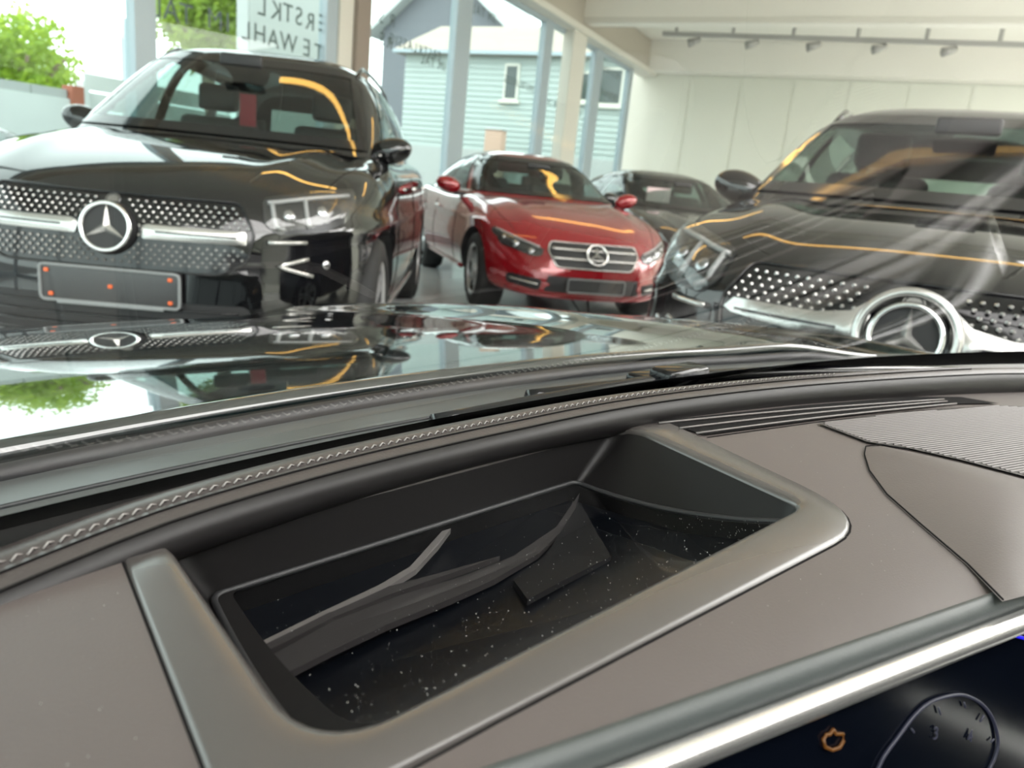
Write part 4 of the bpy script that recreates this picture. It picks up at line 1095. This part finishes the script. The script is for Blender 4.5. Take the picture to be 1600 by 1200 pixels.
# speaker grille panel
sp = dpoly([(1276, 664), (1400, 648), (1560, 636), (1640, 640), (1700, 660), (1700, 780), (1600, 748), (1500, 722), (1420, 704), (1355, 694)])
spk = region('speaker_grille', sp, lambda x, y: .9316, M['speaker'], tp, (), .02, False)
bm = bmesh.new()
xs_ = [p[0] for p in sp]; ys_ = [p[1] for p in sp]
dgr = Vector((1, -.28)).normalized(); nrmg = Vector((.28, 1)).normalized(); k = -60
while k < 120:
    seg = []
    o_ = Vector((.30, .10)) + nrmg * k * .0030
    for i in range(260):
        q_ = o_ + dgr * (i * .004 - .1)
        if inside((q_.x, q_.y), sp) and dedge((q_.x, q_.y), sp) > .0012: seg.append(q_)
        elif seg: break
    if len(seg) > 3:
        a_, b_ = seg[0], seg[-1]
        vv = [bm.verts.new((a_.x + nrmg.x * d_, a_.y + nrmg.y * d_, z_)) for d_, z_ in ((-.0008, .9317), (0, .9322), (.0008, .9317))] + [bm.verts.new((b_.x + nrmg.x * d_, b_.y + nrmg.y * d_, z_)) for d_, z_ in ((-.0008, .9317), (0, .9322), (.0008, .9317))]
        bm.faces.new((vv[0], vv[1], vv[4], vv[3])); bm.faces.new((vv[1], vv[2], vv[5], vv[4]))
    k += 1
r_ = obj('grille_ribs', bm, M['dash'], spk); r_['kind'] = 'stuff'
# raised dash panel at the right with its curved seam
pp = [(1352, 700), (1350, 712), (1358, 738), (1385, 775), (1440, 824), (1510, 884), (1566, 941), (1700, 905), (1800, 880), (1800, 790), (1700, 772), (1600, 750), (1500, 724), (1420, 706), (1375, 697)]
pl = dpoly(pp)
region('dash_panel', pl, lambda x, y: .9303 + .010 * (1 - (1 - min(1, dedge((x, y), pl) / .07)) ** 2), M['dash'], tp, (), .010)
tube('panel_seam', [Vector((*dl(x, y), .9312)) for x, y in [(1420, 706), (1375, 697), (1352, 700), (1350, 712), (1358, 738), (1385, 775), (1440, 824), (1510, 884), (1566, 941)]], .0004, M['seam'], tp, 6)
tube('panel_seam', [Vector((*dl(x, y), .9302)) for x, y in [(1105, 684), (1270, 661), (1420, 643), (1560, 634)]], .0004, M['seam'], tp, 5)
# grey edge strip, chrome bar, display
XE = [-.10 + .9 * i / 50 for i in range(51)]
bm = bmesh.new(); sweep(bm, [Vector((x, frontedge(x), .926)) for x in XE], [(-.0015, .0034), (.0005, .0032), (.0042, .0005), (.0042, -.012), (-.0015, -.012)][::-1]); es = obj('edge_strip', bm, M['softgrey'], tp, True)
CH = [Vector((x, frontedge(x) - .0085, .9195)) for x in XE]
tube('chrome_bar', CH, .0046, mat('display_chrome', (.86, .84, .82), .26, .9), tp, 12, r2=.0040)
pA, pB = CH[8], CH[-6]; dirn = (pB - pA).normalized(); dn = Vector((-.0, -.17, -.985)); dn = (dn - dirn * dn.dot(dirn)).normalized()
nS = dirn.cross(dn).normalized()
if nS.y > 0: nS = -nS
scr0 = pA + Vector((0, 0, -.004))
vS = [scr0 - dirn * .10, scr0 + dirn * .75, scr0 + dirn * .75 + dn * .17, scr0 - dirn * .10 + dn * .17]
sc = pydata('display', vS + [p - nS * .012 for p in vS], [(0, 1, 2, 3), (7, 6, 5, 4), (0, 4, 5, 1), (1, 5, 6, 2), (2, 6, 7, 3), (3, 7, 4, 0)], M['screen'], tp)
pydata('lower_fascia', [scr0 - dirn * .5 + dn * .14 + nS * -.004, scr0 + dirn * .9 + dn * .14 + nS * -.004, scr0 + dirn * .9 + dn * .45 + nS * .02, scr0 - dirn * .5 + dn * .45 + nS * .02], [(0, 1, 2, 3)], M['matte'], tp)
Ml = Matrix.Rotation(-OA, 4, 'Z')
nW = Matrix.Rotation(OA, 3, 'Z') @ nS
def onscr(x, y):                                            # pixel on the display face, in local coordinates
    p = onplane(x, y, Matrix.Rotation(OA, 3, 'Z') @ scr0, nW); return Ml @ (p + nW * .0008)
tube('gauge_ring', [onscr(x, y) for x, y in [(p_.x, p_.y) for p_ in spline([Vector((*k_, 0)) for k_ in [(1366, 1205), (1378, 1180), (1400, 1150), (1425, 1117), (1450, 1096), (1480, 1086), (1505, 1085), (1530, 1098), (1548, 1122), (1556, 1155), (1552, 1180), (1540, 1205)]], 40)]], .0007, M['gauge'], sc, 5)
for a, b in (((1463, 1104), (1466, 1115)), ((1503, 1096), (1505, 1104)), ((1534, 1116), (1528, 1126)), ((1421, 1137), (1425, 1143)), ((1550, 1153), (1545, 1158))):
    tube('gauge_tick', [onscr(*a), onscr(*b)], .0004, M['gauge'], sc, 4)
def scrtext(t, x, y, h, m):
    cu = bpy.data.curves.new('digit', 'FONT'); cu.body = t; cu.size = h; cu.extrude = .0002
    o = bpy.data.objects.new('digit', cu); C.objects.link(o); dg = bpy.context.evaluated_depsgraph_get(); me = bpy.data.meshes.new_from_object(o.evaluated_get(dg)); bpy.data.objects.remove(o)
    o = link('gauge_digit', me, m, sc); mw = Matrix((dirn, -dn, dirn.cross(-dn))).transposed().to_4x4(); mw.translation = onscr(x, y); o.matrix_local = mw
scrtext('3', 1454, 1155, .007, M['gauge']); scrtext('4', 1508, 1160, .007, M['gauge'])
eng = [(1283, 1153), (1288, 1146), (1293, 1146), (1299, 1138), (1303, 1145), (1314, 1145), (1315, 1156), (1309, 1166), (1297, 1170), (1287, 1166)]
tube('engine_symbol', [onscr(*p) for p in eng], .0006, M['amber'], sc, 5, True)
tube('light_line', [onscr(1552, 984), onscr(1590, 994), onscr(1650, 1010)], .0007, M['blue'], sc, 5)
# dust specks on dash and cover
bm = bmesh.new(); rnd = random.Random(5)
def speck(x, y, z, s):
    vs_ = [bm.verts.new((x + s * math.cos(a), y + s * math.sin(a), z + .0002)) for a in (0, 1.6, 3.1, 4.7)]; c_ = bm.verts.new((x, y, z + s * .8 + .0002))
    for i in range(4): bm.faces.new((vs_[i], vs_[(i + 1) % 4], c_))
bo = [tuple(p) for p in BOT]; n_ = 0
while n_ < 420:
    x = rnd.uniform(.1, .36); y = .139 + abs(rnd.gauss(0, .05))
    if inside((x, y), bo) and dedge((x, y), bo) > .002: speck(x, y, coverz(y), rnd.choice((.00010, .00012, .00016, .00024))); n_ += 1
d_ = obj('dust', bm, M['dust'], cv); d_['kind'] = 'stuff'
bm = bmesh.new(); n_ = 0; oo = [tuple(p) for p in OUT]
while n_ < 330:
    x = rnd.uniform(-.05, .7); y = rnd.uniform(.05, .25)
    if frontedge(x) + .02 < y < rollb(x) - .01 and not inside((x, y), oo): speck(x, y, .9302, rnd.choice((.00008, .00012, .00018))); n_ += 1
d_ = obj('dust', bm, M['dust'], tp); d_['kind'] = 'stuff'
